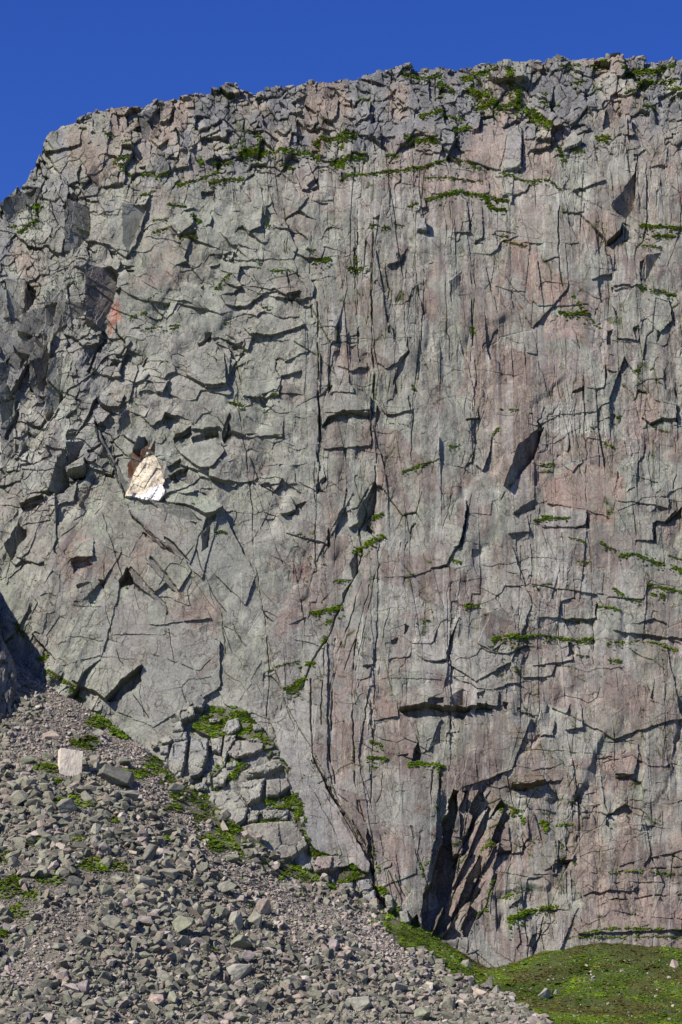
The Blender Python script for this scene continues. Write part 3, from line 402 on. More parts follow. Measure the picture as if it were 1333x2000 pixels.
def rock_material(name, source, scale=1.0, bump=0.35, lichen=0.35, hair=False):
    m, nt, bs = nodes(name)
    tc = nt.nodes.new('ShaderNodeTexCoord')
    if source == 'attr':
        s = nt.nodes.new('ShaderNodeAttribute'); s.attribute_name = 'Col'; col = s.outputs['Color']
    else:
        s = nt.nodes.new('ShaderNodeObjectInfo'); col = s.outputs['Color']
    v = tc.outputs['Object']
    f1 = tex(nt, v, 1.6 * scale, 6, .7); f2 = tex(nt, v, .35 * scale, 5, .65); f3 = tex(nt, v, 5.0 * scale, 3, .6)
    col = mix(nt, col, (0.62, 0.62, 0.62), ramp(nt, f1, .36, .66, 1, 0), 'MULTIPLY') if False else mix(nt, col, (0.70, 0.70, 0.72), ramp(nt, f1, .38, .60, 1, 0), 'MULTIPLY')
    col = mix(nt, col, (1.22, 1.24, 1.16), ramp(nt, f2, .48, .68), 'MULTIPLY')
    col = mix(nt, col, (0.34, 0.36, 0.28), ramp(nt, f3, .60, .70, 0, lichen))
    if hair:
        wv = nt.nodes.new('ShaderNodeVectorMath'); wv.operation = 'MULTIPLY_ADD'; wv.inputs[1].default_value = (1.6, 1.6, 1.6)
        nz = nt.nodes.new('ShaderNodeTexNoise'); nz.inputs['Scale'].default_value = .5; nz.inputs['Detail'].default_value = 3; nt.links.new(v, nz.inputs['Vector'])
        nt.links.new(nz.outputs['Color'], wv.inputs[0]); nt.links.new(v, wv.inputs[2])
        for sc_, gate, wd in (((.42, .42, .085), .5, .035), ((.22, .22, .42), .56, .03), ((.8, .8, .5), .58, .045)):
            mp = nt.nodes.new('ShaderNodeMapping'); mp.inputs['Scale'].default_value = sc_; mp.inputs['Rotation'].default_value = (0, .12, 0); nt.links.new(wv.outputs[0], mp.inputs[0])
            vo = nt.nodes.new('ShaderNodeTexVoronoi'); vo.feature = 'DISTANCE_TO_EDGE'; vo.inputs['Scale'].default_value = 1; nt.links.new(mp.outputs[0], vo.inputs['Vector'])
            gt = ramp(nt, tex(nt, v, .16 + gate * .1, 3, .6), gate - .06, gate + .03)
            mu = nt.nodes.new('ShaderNodeMath'); mu.operation = 'MULTIPLY'; nt.links.new(ramp(nt, vo.outputs['Distance'], 0, wd, 1, 0), mu.inputs[0]); nt.links.new(gt, mu.inputs[1])
            col = mix(nt, col, (0.42, 0.37, 0.31), mu.outputs[0], 'MULTIPLY')
    nt.links.new(col, bs.inputs['Base Color']); bs.inputs['Roughness'].default_value = 0.88; bs.inputs['Specular IOR Level'].default_value = 0.25
    b = nt.nodes.new('ShaderNodeBump'); b.inputs['Strength'].default_value = bump; b.inputs['Distance'].default_value = 0.5 / scale
    add = nt.nodes.new('ShaderNodeMath'); add.operation = 'ADD'; nt.links.new(f1, add.inputs[0]); nt.links.new(f3, add.inputs[1])
    nt.links.new(add.outputs[0], b.inputs['Height']); nt.links.new(b.outputs[0], bs.inputs['Normal'])
    return m
M_CLIFF = rock_material('granite_wall', 'attr', 1.0, 0.48, hair=True)
M_STONE = rock_material('scree_stone', 'attr', 1.6, 0.3, .25)
M_BOULDER = rock_material('boulder_stone', 'object', 1.3, 0.4, .3)
def grass_material():
    m, nt, bs = nodes('mountain_grass')
    s = nt.nodes.new('ShaderNodeAttribute'); s.attribute_name = 'Col'
    nt.links.new(s.outputs['Color'], bs.inputs['Base Color']); bs.inputs['Roughness'].default_value = 0.9; bs.inputs['Specular IOR Level'].default_value = 0.06
    return m
M_GRASS = grass_material()

# ------------------------------------------------------------------ mesh helpers
def np_mesh(name, verts, faces, col, mat, kind=None, parent=None):
    """faces: (n, 3) or (n, 4) index array; col: (n verts, 3)"""
    me = bpy.data.meshes.new(name); nv, (nf, k) = len(verts), faces.shape
    me.vertices.add(nv); me.vertices.foreach_set('co', np.ascontiguousarray(verts, np.float32).ravel())
    me.loops.add(nf * k); me.loops.foreach_set('vertex_index', np.ascontiguousarray(faces, np.int32).ravel())
    me.polygons.add(nf); me.polygons.foreach_set('loop_start', np.arange(0, nf * k, k, dtype=np.int32))
    me.update(calc_edges=True)
    me.polygons.foreach_set('use_smooth', np.zeros(nf, bool))
    if col is not None:
        a = me.color_attributes.new('Col', 'FLOAT_COLOR', 'POINT')
        a.data.foreach_set('color', np.concatenate([col, np.ones((nv, 1))], 1).astype(np.float32).ravel())
    me.materials.append(mat)
    o = bpy.data.objects.new(name, me); C.objects.link(o)
    if kind: o['kind'] = kind
    if parent: o.parent = parent
    return o

# ------------------------------------------------------------------ the wall: its large form
MX = np.array([-900, -300, 0, 100, 200, 350, 500, 650, 800, 950, 1100, 1333, 2000])
MY = np.array([60, 120, 200, 300, 400, 500, 600, 800, 1000, 1200, 1400, 1500, 1600, 1700, 1800, 1960])
MD = {-900: [-700] * 16, -300: [-300] * 8 + [-280, -260, -250, -250, -250, -250, -250, -250],
      0: [-150, -140, -130, -115, -100, -85, -72, -48, -34, -32, -40, -40, -40, -40, -40, -40],
      100: [-140, -120, -95, -62, -50, -40, -30, -14, -6, -4, 0, 0, 0, 0, 0, 0],
      200: [-140, -120, -75, -38, -22, -12, -6, 0, 2, 4, 8, 10, 10, 10, 10, 10],
      350: [-150, -125, -85, -40, -14, -5, -2, 2, 6, 4, 8, 38, 50, 60, 60, 60],
      500: [-165, -140, -95, -42, -12, -2, 0, 2, 4, 4, 10, 42, 66, 84, 90, 90],
      650: [-175, -140, -95, -42, -10, -2, 2, 3, 2, 2, 10, 14, 22, 38, 62, 70],
      800: [-175, -135, -90, -38, -10, -2, 2, 4, 6, 10, 20, 24, 26, 28, 28, 28],
      950: [-180, -135, -90, -42, -14, -4, 2, 4, 6, 8, 10, 4, 2, 4, 8, 14],
      1100: [-175, -130, -85, -42, -16, -6, 0, 2, 4, 4, 2, 2, 4, 8, 14, 24],
      1333: [-170, -120, -75, -40, -20, -10, -4, 0, 4, 4, 4, 6, 8, 12, 20, 30],
      2000: [-170, -120, -75, -40, -20, -10, -4, 0, 4, 4, 4, 6, 8, 12, 20, 30]}
def smooth1(a, n, axis):
    for _ in range(3):
        p = np.pad(a, [(n, n) if k == axis else (0, 0) for k in range(2)], mode='edge')
        c = np.cumsum(p, axis=axis); c = np.insert(c, 0, 0, axis=axis)
        sl = [slice(None)] * 2; s2 = [slice(None)] * 2
        sl[axis] = slice(2 * n + 1, None); s2[axis] = slice(0, -2 * n - 1)
        a = (c[tuple(sl)] - c[tuple(s2)]) / (2 * n + 1)
    return a
_gx = np.arange(-900, 2001, 10.0); _gy = np.arange(60, 1961, 10.0)
_m = np.stack([np.interp(_gy, MY, MD[x]) for x in MX])                   # table columns at every 10 px
_m = np.stack([np.interp(_gx, MX, _m[:, k]) for k in range(len(_gy))])   # rows y, columns x
_m = smooth1(smooth1(_m, 3, 1), 2, 0)
def macro(x, y):
    u = np.clip((np.asarray(x, float) + 900) / 10, 0, len(_gx) - 1.001); v = np.clip((np.asarray(y, float) - 60) / 10, 0, len(_gy) - 1.001)
    i = u.astype(int); j = v.astype(int); a = u - i; b = v - j
    return (_m[j, i] * (1 - a) + _m[j, i + 1] * a) * (1 - b) + (_m[j + 1, i] * (1 - a) + _m[j + 1, i + 1] * a) * b

GS = 1.2
xs = np.concatenate([np.arange(-700, -100, 6.0), np.arange(-100, 0, 2.2), np.arange(0, 1333, GS), np.arange(1333, 1430, 2.2), np.arange(1430, 2000, 6.0)])
skx = np.array([p[0] for p in SKY], float); sky_y = np.array([p[1] for p in SKY], float)
def skyline(x): return np.interp(x, skx, sky_y)
sk = skyline(xs)
o1 = np.floor(xs / 11 + 2 * np.sin(xs / 37)); o2 = np.floor(xs / 27 + 1.5 * np.sin(xs / 61))
sk = sk + 1.6 * (hsh(o1.astype(int), (o1 * 0).astype(int), 3) - .5) * 2 + 2.2 * (hsh(o2.astype(int), (o2 * 0).astype(int), 4) - .5) * 2
NR = int(1860 / GS)
tt = np.linspace(0, 1, NR)[:, None]
Y = sk[None] + (1960 - sk[None]) * tt
X = np.broadcast_to(xs[None], Y.shape)
Dm = macro(X, Y)
hgt = Y - skyline(xs)[None]                        # pixels below the skyline

# ---- joints and blocks of the rock
wx = X + 5 * fbm(X / 40, Y / 40, 1, 3); wy = Y + 5 * fbm(X / 40, Y / 40, 5, 3)
zn = fbm(X / 90, Y / 90, 9, 3)
top = (1 - sstep(120, 230, hgt + 60 * zn)) * (.3 + .7 * sstep(170, 260, X + 30 * zn))                                            # broken blocks under the rim
top = np.maximum(top, (1 - sstep(150, 210, X + 40 * zn)) * (1 - sstep(560, 700, Y)) * .7)
left = 1 - sstep(560, 660, X + (Y - 700) * .12 + 60 * zn)
midl = left * sstep(330, 420, Y) * (1 - sstep(930, 1040, Y + 40 * zn)) * (1 - top)   # stacked overlaps
farl = (1 - sstep(170, 250, X + 50 * zn)) * (1 - top)
slab = left * sstep(930, 1040, Y + 40 * zn) * (1 - farl)                            # smooth slabs
wall = np.clip(1 - top - midl - slab - farl, 0, 1)                                  # wall of long upright joints
low = wall * sstep(1050, 1250, Y + 50 * zn)
def cube3(r, p=3): return np.sign(r) * np.abs(2 * r) ** p
R = np.zeros(X.shape, np.float32); JT = np.zeros(X.shape, np.float32)
def layer(cw, ch, seed, off, tilt, wgt, ang=0.0, crack=0.0, cw_=1.0, p=5, cheb=.65, bias=0.0, q=3, warp=1.0, few=.35):
    global R, JT
    a, b, c, ox, oy, e = vor(X + (wx - X) * warp, Y + (wy - Y) * warp, cw, ch, seed, ang, .9, cheb)
    d = off * cube3(a, p) + tilt * (cube3(b, q) * ox + (cube3(c, q) + bias * np.abs(cube3(b, 2))) * oy)
    if crack:
        k = vnoise(X / cw * .8, Y / ch * .8, seed + 3) + .25 * vnoise(X / 9, Y / 11, seed + 4)
        g = np.clip(1 - e / cw_, 0, 1) * sstep(.5 - few, .62 - few, k + .5 * few)
        d = d - crack * g; JT = np.maximum(JT, g * np.clip(wgt, 0, 1))
    R += (wgt * d).astype(np.float32)
    return a, b, c
layer(130, 260, 100, 4, .04, wall + .4 * slab, math.radians(-4), 1.8, .9, few=.25, warp=.35)
layer(36, 230, 110, 2.7, .05, wall, math.radians(-2), 1.8, .8, warp=.2, few=.3)
layer(19, 170, 112, 1.5, .06, wall * sstep(-.2, .2, fbm(X / 90, Y / 160, 22, 2)), math.radians(-3), 1.3, .75, warp=.2, few=.36)
kA, kB, kC = layer(17, 60, 120, 2.0, .12, wall * sstep(-.05, .25, fbm(X / 70, Y / 120, 21, 2)), math.radians(-3), 1.4, .9)
layer(74, 46, 130, 2.6, .10, low + .55 * wall, math.radians(8), 1.2, .8, bias=.3, few=.32, warp=.5)
layer(28, 15, 140, 2.6, .14, low * sstep(-.05, .25, fbm(X / 60, Y / 60, 33, 2)), math.radians(14), .8, .8, few=.25)
layer(150, 110, 150, 10, .07, midl + .5 * slab, math.radians(30), 1.8, 1.1, bias=.3, few=.3)
layer(58, 34, 160, 9, .27, midl, math.radians(20), 1.4, .9, bias=.5, few=.18, warp=.5)
layer(34, 20, 170, 5.0, .24, midl * sstep(-.1, .2, fbm(X / 50, Y / 50, 41, 2)), math.radians(22), 1.0, .8, bias=.4, few=.15, warp=.5)
layer(190, 90, 180, 6, .05, slab, math.radians(50), 1.6, 1.0, few=.3)
layer(60, 60, 190, 2.5, .06, slab, math.radians(30), 1.2, .9, few=.2)
layer(70, 120, 200, 18, .42, farl, math.radians(26), 1.6, 1.0, p=4, few=.2)
layer(19, 38, 210, 3.6, .24, farl, math.radians(30), 1.0, .8, p=4, few=.18)
layer(70, 80, 220, 13, .22, top, math.radians(-6), 2.5, 1.6, bias=.2, p=2.5, q=2, warp=.4, cheb=.85)
layer(30, 33, 230, 12, .34, top, math.radians(8), 2.6, 1.4, bias=.3, p=2.5, q=2, warp=.4, cheb=.85)
layer(14, 17, 240, 4, .28, top, math.radians(-10), 1.6, 1.1, bias=.2, p=2.5, q=2, warp=.4, cheb=.85)
layer(9, 16, 250, 1.6, .22, .2 + .5 * wall * sstep(0, .3, fbm(X / 45, Y / 80, 51, 2)) + .6 * farl + .3 * midl, 0.1, .5, .7, few=.2)
qx = X + (wx - X) * .6; qy = Y + (wy - Y) * .6
R += (wall * (6.5 * pyr(qx, qy, 80, 190, 800, -.05) + 3.0 * pyr(qx, qy, 30, 85, 810, -.04)) + low * 3.5 * pyr(qx, qy, 64, 48, 820, .15)
      + midl * (7 * pyr(qx, qy, 85, 55, 830, .35) + 3 * pyr(qx, qy, 36, 26, 835, .4)) + slab * (7 * pyr(qx, qy, 170, 90, 840, .85) + 2.5 * pyr(qx, qy, 70, 44, 845, .7))
      + farl * (10 * pyr(qx, qy, 52, 120, 850, .45) + 4 * pyr(qx, qy, 24, 50, 855, .5)) + top * 6 * pyr(qx, qy, 44, 60, 860, .1)).astype(np.float32)
R += (5 * fbm(X / 130, Y / 170, 61, 2) + 2.6 * fbm(X / 34, Y / 62, 62, 3) * (1 - .35 * slab) + 1.5 * fbm(X / 11, Y / 15, 63, 3)).astype(np.float32)

# ---- traced features
def window(pts, pad):
    px = [p[0] for p in pts]; py = [p[1] for p in pts]
    c0, c1 = np.searchsorted(xs, [min(px) - pad, max(px) + pad])
    if c1 <= c0: return None
    yy = Y[:, c0:c1]
    rows = np.where((yy.max(1) >= min(py) - pad) & (yy.min(1) <= max(py) + pad))[0]
    if len(rows) == 0: return None
    return slice(rows[0], rows[-1] + 1), slice(c0, c1)
jx = X + 3.2 * fbm(X / 14, Y / 14, 71, 3); jy = Y + 3.2 * fbm(X / 14, Y / 14, 75, 3)
def proj(x, y, pts, ang):
    a = math.radians(ang); c, s = math.cos(a), math.sin(a)
    q = [p[0] * c + p[1] * s for p in pts]
    return np.clip((x * c + y * s - min(q)) / (max(q) - min(q) + 1e-6), 0, 1)
calm = sstep(-.02, .22, fbm(X / 80, Y / 100, 870, 3)) * (1 - top) * (1 - .5 * farl)
R *= (1 - .55 * calm).astype(np.float32)
SMOOTH = [A(85,290,110,255,165,240,215,260,200,330,130,360), A(530,1410,570,1375,620,1380,610,1480,650,1560,725,1690,720,1705,640,1690,600,1640,565,1540), A(200,1180,330,1200,430,1250,430,1340,300,1420,230,1390,270,1290,190,1280), A(330,980,430,990,500,1120,480,1180,400,1100), T2(650,700,850,690,930,850,700,850), R2(690,1000,960,950,960,1040,700,1060), R2(680,1130,960,1090,960,1240,690,1260), R3(540,700,760,600,960,640,940,920,740,860,560,830), T2(480,420,650,420,620,560,490,520), A(165,465,240,395,290,400,265,475,245,500,215,475), A(590,960,690,960,640,1060,560,1040), R5(640,960,960,1130,960,1300,640,1300), R6(560,440,780,450,700,640,560,560), R7(1060,560,1220,560,1210,760,1070,760), R1(340,240,385,250,320,420,270,640,285,480), A(880,1380,1040,1400,1000,1500,900,1540)]
for pts in SMOOTH:
    wn = window(pts, 8); R[wn] *= np.where(inpoly(jx[wn], jy[wn], pts), .38, 1)
damp = np.ones(X.shape, np.float32)
for pts, t, ang, t0 in PLATES:
    wn = window(pts, 6)
    if wn is None: continue
    m = inpoly(jx[wn], jy[wn], pts)
    f = proj(X[wn], Y[wn], pts, ang)
    R[wn] *= np.where(m, .6, 1)
    R[wn] += m * (t0 + (t - t0) * f) * ((.5 if t < 12 else .85) if pts[0][0] > 560 else .6 if pts[0][1] > 960 and t <= 7 else 1)
for pts, d, ang in FACES:
    d = d * (1.7 if pts[0][0] < 420 else 1.1)
    wn = window(pts, 6); m = inpoly(jx[wn], jy[wn], pts)
    R[wn] = np.where(m, R[wn] * .35 - d * proj(X[wn], Y[wn], pts, ang) + d * .35, R[wn])
for pts, d in NOTCH:
    if not d: continue
    wn = window(pts, 6); m = inpoly(jx[wn], jy[wn], pts)
    R[wn] -= m * d
for pts, hw, d in CRK:
    wn = window(pts, 6); dd = segdist(wx[wn] + .7 * (jx[wn] - X[wn]), wy[wn] + .7 * (jy[wn] - Y[wn]), pts)
    g = np.clip(1.2 - dd / (.85 * hw), 0, 1) * (.12 + .88 * sstep(-.2, .05, fbm(X[wn] / 16, Y[wn] / 30, 81, 3)))
    R[wn] -= .75 * d * g; JT[wn] = np.maximum(JT[wn], g)
# the right wall of the gully: long leaning flakes
GUL = A(893, 1545, 960, 1540, 1000, 1580, 975, 1650, 960, 1720, 915, 1830, 840, 1838, 870, 1765, 905, 1660)
wn = window(GUL, 8); m = inpoly(jx[wn], jy[wn], GUL); f = proj(X[wn], Y[wn], GUL, -20)
a, b, c, ox, oy, e = vor(wx[wn], wy[wn], 17, 120, 300, math.radians(31))
R[wn] = np.where(m, -50 * (1 - f) ** 1.9 + .9 * R[wn] + 6 * cube3(a, 2) + .45 * ox + .1 * cube3(b, 2) * oy, R[wn])
# fresh scar: one nearly plane hollow
wn = window(SCAR, 6); m = inpoly(jx[wn], jy[wn], SCAR)
R[wn] = np.where(m, -5 + 8 * proj(X[wn], Y[wn], SCAR, 80) ** 2 + 4 * fbm(X[wn] / 14, Y[wn] / 16, 91, 4) + 2.5 * cube3(hsh(np.floor(X[wn] / 13 + Y[wn] / 22).astype(int), np.floor(Y[wn] / 17 - X[wn] / 40).astype(int), 8) - .5, 2) - 8 * inpoly(jx[wn], jy[wn], R5(820,280,870,245,880,255,830,282)), R[wn])
# turf of the outcrop lies smooth
turf = np.zeros(X.shape, bool)
for pts in TURF:
    wn = window(pts, 10); turf[wn] |= inpoly(X[wn] + 2.2 * (jx[wn] - X[wn]), Y[wn] + 2.2 * (jy[wn] - Y[wn]), pts)
R = np.where(turf, R * .25, R)
R[:3] = np.minimum(R[:3], 4)

# ---- colour of the rock
def lerp(c, k, a): return c * (1 - a[..., None]) + np.array(k, np.float32) * a[..., None]
n1 = fbm(X / 170, Y / 210, 401, 4); n2 = fbm(X / 60, Y / 90, 405, 4); st = fbm(X / 7, Y / 140, 410, 4); st2 = fbm(X / 22, Y / 260, 415, 3); n3 = fbm(X / 18, Y / 24, 420, 3)
col = np.empty(X.shape + (3,), np.float32); col[:] = (0.272, 0.259, 0.224)
col = lerp(col, (0.268, 0.208, 0.172), .85 * sstep(.0, .3, n1 + .25 * sstep(600, 1000, X) - .15 + .26 * sstep(900, 1200, Y) * sstep(500, 700, X) + .25 * st2 + .35 * fbm(X / 60, Y / 80, 471, 3)))
col = lerp(col, (0.268, 0.275, 0.226), .7 * sstep(-.1, .25, fbm(X / 80, Y / 110, 431, 4) + .15 * left - .15 * top - .1 * low + .15 * st2))
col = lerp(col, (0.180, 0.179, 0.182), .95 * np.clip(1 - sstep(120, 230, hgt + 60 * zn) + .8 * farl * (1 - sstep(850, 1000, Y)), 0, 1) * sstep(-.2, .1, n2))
a, b, c, ox, oy, e = vor(wx, wy, 46, 40, 500, .3)
col *= (1 + .20 * a)[..., None]
col = lerp(col, (0.235, 0.185, 0.165), .5 * (b > .40) * (X > 480))
a, b, c, ox, oy, e = vor(wx, wy, 100, 60, 510, .25)
col = lerp(col, (0.215, 0.162, 0.140), .7 * (b > .25) * sstep(520, 700, X) * (1 - top))
col = lerp(col, (0.31, 0.30, 0.262), .6 * (b < -.25) * (1 - top))
a, b, c, ox, oy, e = vor(wx, wy, 34, 90, 515, .1)
col = lerp(col, (0.225, 0.175, 0.152), .5 * (b > .36) * (wall + .5 * farl)); col = lerp(col, (0.29, 0.30, 0.25), .5 * (b < -.34) * (1 - top))
col = lerp(col, (0.37, 0.35, 0.32), .5 * sstep(.08, .36, st + .4 * n2) * wall)
col = lerp(col, (0.15, 0.138, 0.128), .5 * sstep(.10, .36, st2 + .6 * st) * (wall + .4 * slab + .3 * midl))
col *= (1 + .34 * n3 + .15 * st * (wall + .3) + .1 * fbm(X / 5, Y / 6, 460, 2))[..., None]
for pts, k, am in PATCH:
    wn = window(pts, 16); m = inpoly(jx[wn] + 1.5 * (jx[wn] - X[wn]), jy[wn] + 1.5 * (jy[wn] - Y[wn]), pts).astype(np.float32)
    col[wn] = lerp(col[wn], k, .8 * am * m * np.clip(.8 + .8 * n3[wn] + .4 * st[wn], .2, 1))
wn = window(SCAR, 6); m = inpoly(jx[wn], jy[wn], SCAR).astype(np.float32)
col[wn] = lerp(col[wn], (0.66, 0.57, 0.44), m); col[wn] *= (1 + m * .5 * n3[wn])[..., None]
m = inpoly(jx[wn], jy[wn], SCARW).astype(np.float32) * inpoly(jx[wn], jy[wn], SCAR); col[wn] = lerp(col[wn], (0.90, 0.87, 0.85), m)
# earth, moss and old turf fill part of the joints
vg = fbm(X / 26, Y / 34, 440, 3)
col = lerp(col, (0.085, 0.075, 0.04), .6 * np.clip(JT * 1.4, 0, 1) * sstep(-.05, .25, vg))
col = lerp(col, (0.055, 0.085, 0.02), .6 * np.clip(JT * 1.2, 0, 1) * sstep(.1, .3, vg))
col = lerp(col, (0.075, 0.08, 0.03), .85 * turf.astype(np.float32) * np.clip(.8 + 1.2 * vg, .2, 1))
isc = np.zeros(X.shape, bool); isc[window(SCAR, 6)] = inpoly(jx[window(SCAR, 6)], jy[window(SCAR, 6)], SCAR)
col = np.where(isc[..., None], col, col * np.array([.905, .912, .925], np.float32))
col = np.clip(col, .015, .95)

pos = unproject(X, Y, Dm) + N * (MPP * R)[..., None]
# the plateau behind the rim
back = np.array([1, 3, 7, 14, 26, 45, 80, 140, 260])
rim = pos[0]
pl = np.stack([rim + np.array([0, d, -0.06 * d - .3]) + np.stack([0 * xs, 0 * xs, .5 * (hsh(np.floor(xs / 9).astype(int), (xs * 0 + k).astype(int), 6) - .5) * min(d, 8)], 1) for k, d in enumerate(back)])[::-1]
V = np.concatenate([pl, pos], 0); cc = np.concatenate([np.broadcast_to(col[0], (len(back),) + col[0].shape), col], 0)
nr, nc = V.shape[:2]
idx = np.arange(nr * nc).reshape(nr, nc)
fc = np.stack([idx[:-1, :-1], idx[1:, :-1], idx[1:, 1:], idx[:-1, 1:]], -1).reshape(-1, 4)
# the scar is a part of its own
sc = np.zeros((nr, nc), bool)
m = np.zeros(X.shape, bool); m[wn] = inpoly(jx[wn], jy[wn], SCAR); sc[len(back):] = m
scf = (sc[:-1, :-1] & sc[1:, 1:]).ravel()
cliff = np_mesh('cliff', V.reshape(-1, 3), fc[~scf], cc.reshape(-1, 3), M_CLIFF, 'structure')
sub = fc[scf]; uq, inv = np.unique(sub, return_inverse=True)
scar = np_mesh('rockfall_scar', V.reshape(-1, 3)[uq], inv.reshape(-1, 4), cc.reshape(-1, 3)[uq], M_CLIFF, None, cliff)
scar['label'] = 'pale triangular scar of fresh rock, white along its foot'

def on_wall(x, y, lift=0.0):
    """points of the finished wall whose base pixel is (x, y)"""
    x = np.asarray(x, float); y = np.asarray(y, float)
    i = np.clip(np.searchsorted(xs, x), 1, len(xs) - 1); i = np.where(abs(xs[i - 1] - x) < abs(xs[i] - x), i - 1, i)
    j = np.clip(np.round((y - sk[i]) / (1960 - sk[i]) * (NR - 1)).astype(int), 0, NR - 1)
    return pos[j, i] + N * lift
def wall_normal_up(x, y):
    e = 4.0
    a = on_wall(x, y - e); b = on_wall(x, y + e)
    t = a - b; return t[..., 1] / (np.linalg.norm(t, axis=-1) + 1e-6)      # how far the slope runs back: 0 upright, 1 flat

# ------------------------------------------------------------------ the ground
APEX = unproject(10, 1275, -34.0)
def ground_z(x, y, rough=True):
    d = np.hypot(x - APEX[0], y - APEX[1])
    cone = APEX[2] - (.652 + .055 * np.exp(-((x - APEX[0] - 72) / 34) ** 2)) * np.sqrt(d * d + 30)
    v = np.interp(y, [0, 350, 480, 520, 560, 600, 640, 700], [0, 3, 7.5, 10.5, 16, 21.5, 25.5, 27])
    v = v + 9.5 * np.exp(-((x - 68) / 30) ** 2 - ((y - 604) / 20) ** 2) + 5 * np.exp(-((x - 115) / 30) ** 2 - ((y - 610) / 25) ** 2)
    h = np.logaddexp(cone / 1.2, v / 1.2) * 1.2
    if rough:
        s = np.exp(-((y - 560) / 160) ** 2)
        h = h + s * (2.2 * fbm(x / 26, y / 26, 601, 4) + 1.5 * fbm(x / 7, y / 7, 605, 3))
    return np.maximum(h, -3)
gx = np.unique(np.concatenate([np.linspace(-6000, -300, 24), np.linspace(-300, -150, 40), np.linspace(-150, 150, 330), np.linspace(150, 300, 40), np.linspace(300, 6000, 24)]))
gy = np.unique(np.concatenate([np.linspace(-3000, 0, 16), np.linspace(0, 380, 60), np.linspace(380, 720, 380), np.linspace(720, 8000, 20)]))
GX, GY = np.meshgrid(gx, gy); GZ = ground_z(GX, GY)
px, py, _z = project(np.stack([GX, GY, GZ], -1))
SCREE = A(-500, 1000, 30, 1270, 75, 1300, 110, 1335, 170, 1375, 270, 1432, 305, 1500, 335, 1560, 420, 1640, 520, 1702, 640, 1735, 720, 1762, 785, 1846, 900, 1900, 950, 1930, 1010, 1965, 1075, 2010, 1160, 2200, -500, 2200)
SCG = [(150, 1568, 34, 13), (205, 1412, 34, 12), (250, 1432, 30, 12), (165, 1452, 26, 12), (190, 1690, 36, 14), (95, 1720, 24, 10), (232, 1692, 18, 7), (20, 1735, 22, 24), (35, 1780, 18, 14), (5, 1822, 14, 12), (100, 1500, 28, 9), (265, 1512, 30, 9), (300, 1490, 22, 16), (340, 1580, 22, 8), (226, 1605, 10, 6), (60, 1750, 24, 10), (490, 1768, 8, 4), (250, 1700, 6, 4), (205, 1664, 8, 4), (420, 1858, 10, 4), (118, 1527, 12, 5), (400, 1560, 26, 18), (10, 1675, 16, 12), (60, 1650, 12, 5), (330, 1640, 14, 5), (108, 1318, 20, 8), (75, 1640, 8, 12), (150, 1640, 14, 4), (140, 1352, 18, 8), (440, 1640, 40, 18), (590, 1745, 8, 3), (585, 1700, 40, 16)]
def turfness(px, py):
    n = fbm(px / 22, py / 12, 611, 3)
    t = np.zeros(px.shape)
    for a, b, c, d in SCG: t = np.maximum(t, 1.2 - ((px - a) / c) ** 2 - ((py - b) / d) ** 2 + 1.3 * n)
    return t > .08
onscree = inpoly(px + 40 * fbm(px / 34, py / 34, 616, 3), py + 44 * fbm(px / 26, py / 26, 615, 3), SCREE) & (GY > 100)
gc = np.empty(GX.shape + (3,), np.float32); gc[:] = (0.045, 0.062, 0.013)
gc *= (1 + .8 * fbm(GX / 9, GY / 9, 620, 4))[..., None]
gc = lerp(gc, (0.13, 0.115, 0.08), .8 * (px < 780) * (GY > 380))
gc = lerp(gc, (0.15, 0.135, 0.105), onscree * 1.0 * ~turfness(px, py))
np_mesh('ground', np.stack([GX, GY, GZ], -1).reshape(-1, 3), (lambda i: np.stack([i[:-1, :-1], i[:-1, 1:], i[1:, 1:], i[1:, :-1]], -1).reshape(-1, 4))(np.arange(GX.size).reshape(GX.shape)), np.clip(gc, .01, .5).reshape(-1, 3), M_STONE, 'structure')
def on_ground(x, y):
    """the ground under a photo pixel, by marching along its ray"""
    r = ray(x, y); t = 300.0; step = 2.0
    while t < 900:
        p = CAM + r * t
        if p[2] < ground_z(np.array([p[0]]), np.array([p[1]]))[0]:
            for _ in range(8):
                step /= 2; p = CAM + r * t
                t += -step if p[2] < ground_z(np.array([p[0]]), np.array([p[1]]))[0] else step
            return CAM + r * t
        t += step
    return None

# ------------------------------------------------------------------ stones
def rock_bm(seed, n=13, boxy=.5, bevel=0.0):
    r = random.Random(seed); bm = bmesh.new()
    for k in range(n):
        v = Vector((r.gauss(0, 1), r.gauss(0, 1), r.gauss(0, 1))).normalized()
        mxx = max(abs(v.x), abs(v.y), abs(v.z)); v = v * (1 - boxy) + v / mxx * boxy * .85
        bm.verts.new(v * r.uniform(.82, 1.05))
    h = bmesh.ops.convex_hull(bm, input=bm.verts)
    bmesh.ops.delete(bm, geom=list({g for g in h['geom_interior'] + h['geom_unused'] if isinstance(g, bmesh.types.BMVert)}), context='VERTS')
    bmesh.ops.dissolve_limit(bm, angle_limit=math.radians(9), verts=bm.verts, edges=bm.edges)
    if bevel: bmesh.ops.bevel(bm, geom=list(bm.edges), offset=bevel, segments=1, affect='EDGES', profile=.6)
    bmesh.ops.triangulate(bm, faces=bm.faces)
    return bm
def arrays(bm):
    bm.verts.index_update()
    v = np.array([q.co[:] for q in bm.verts]); f = np.array([[q.index for q in p.verts] for p in bm.faces]); bm.free(); return v, f
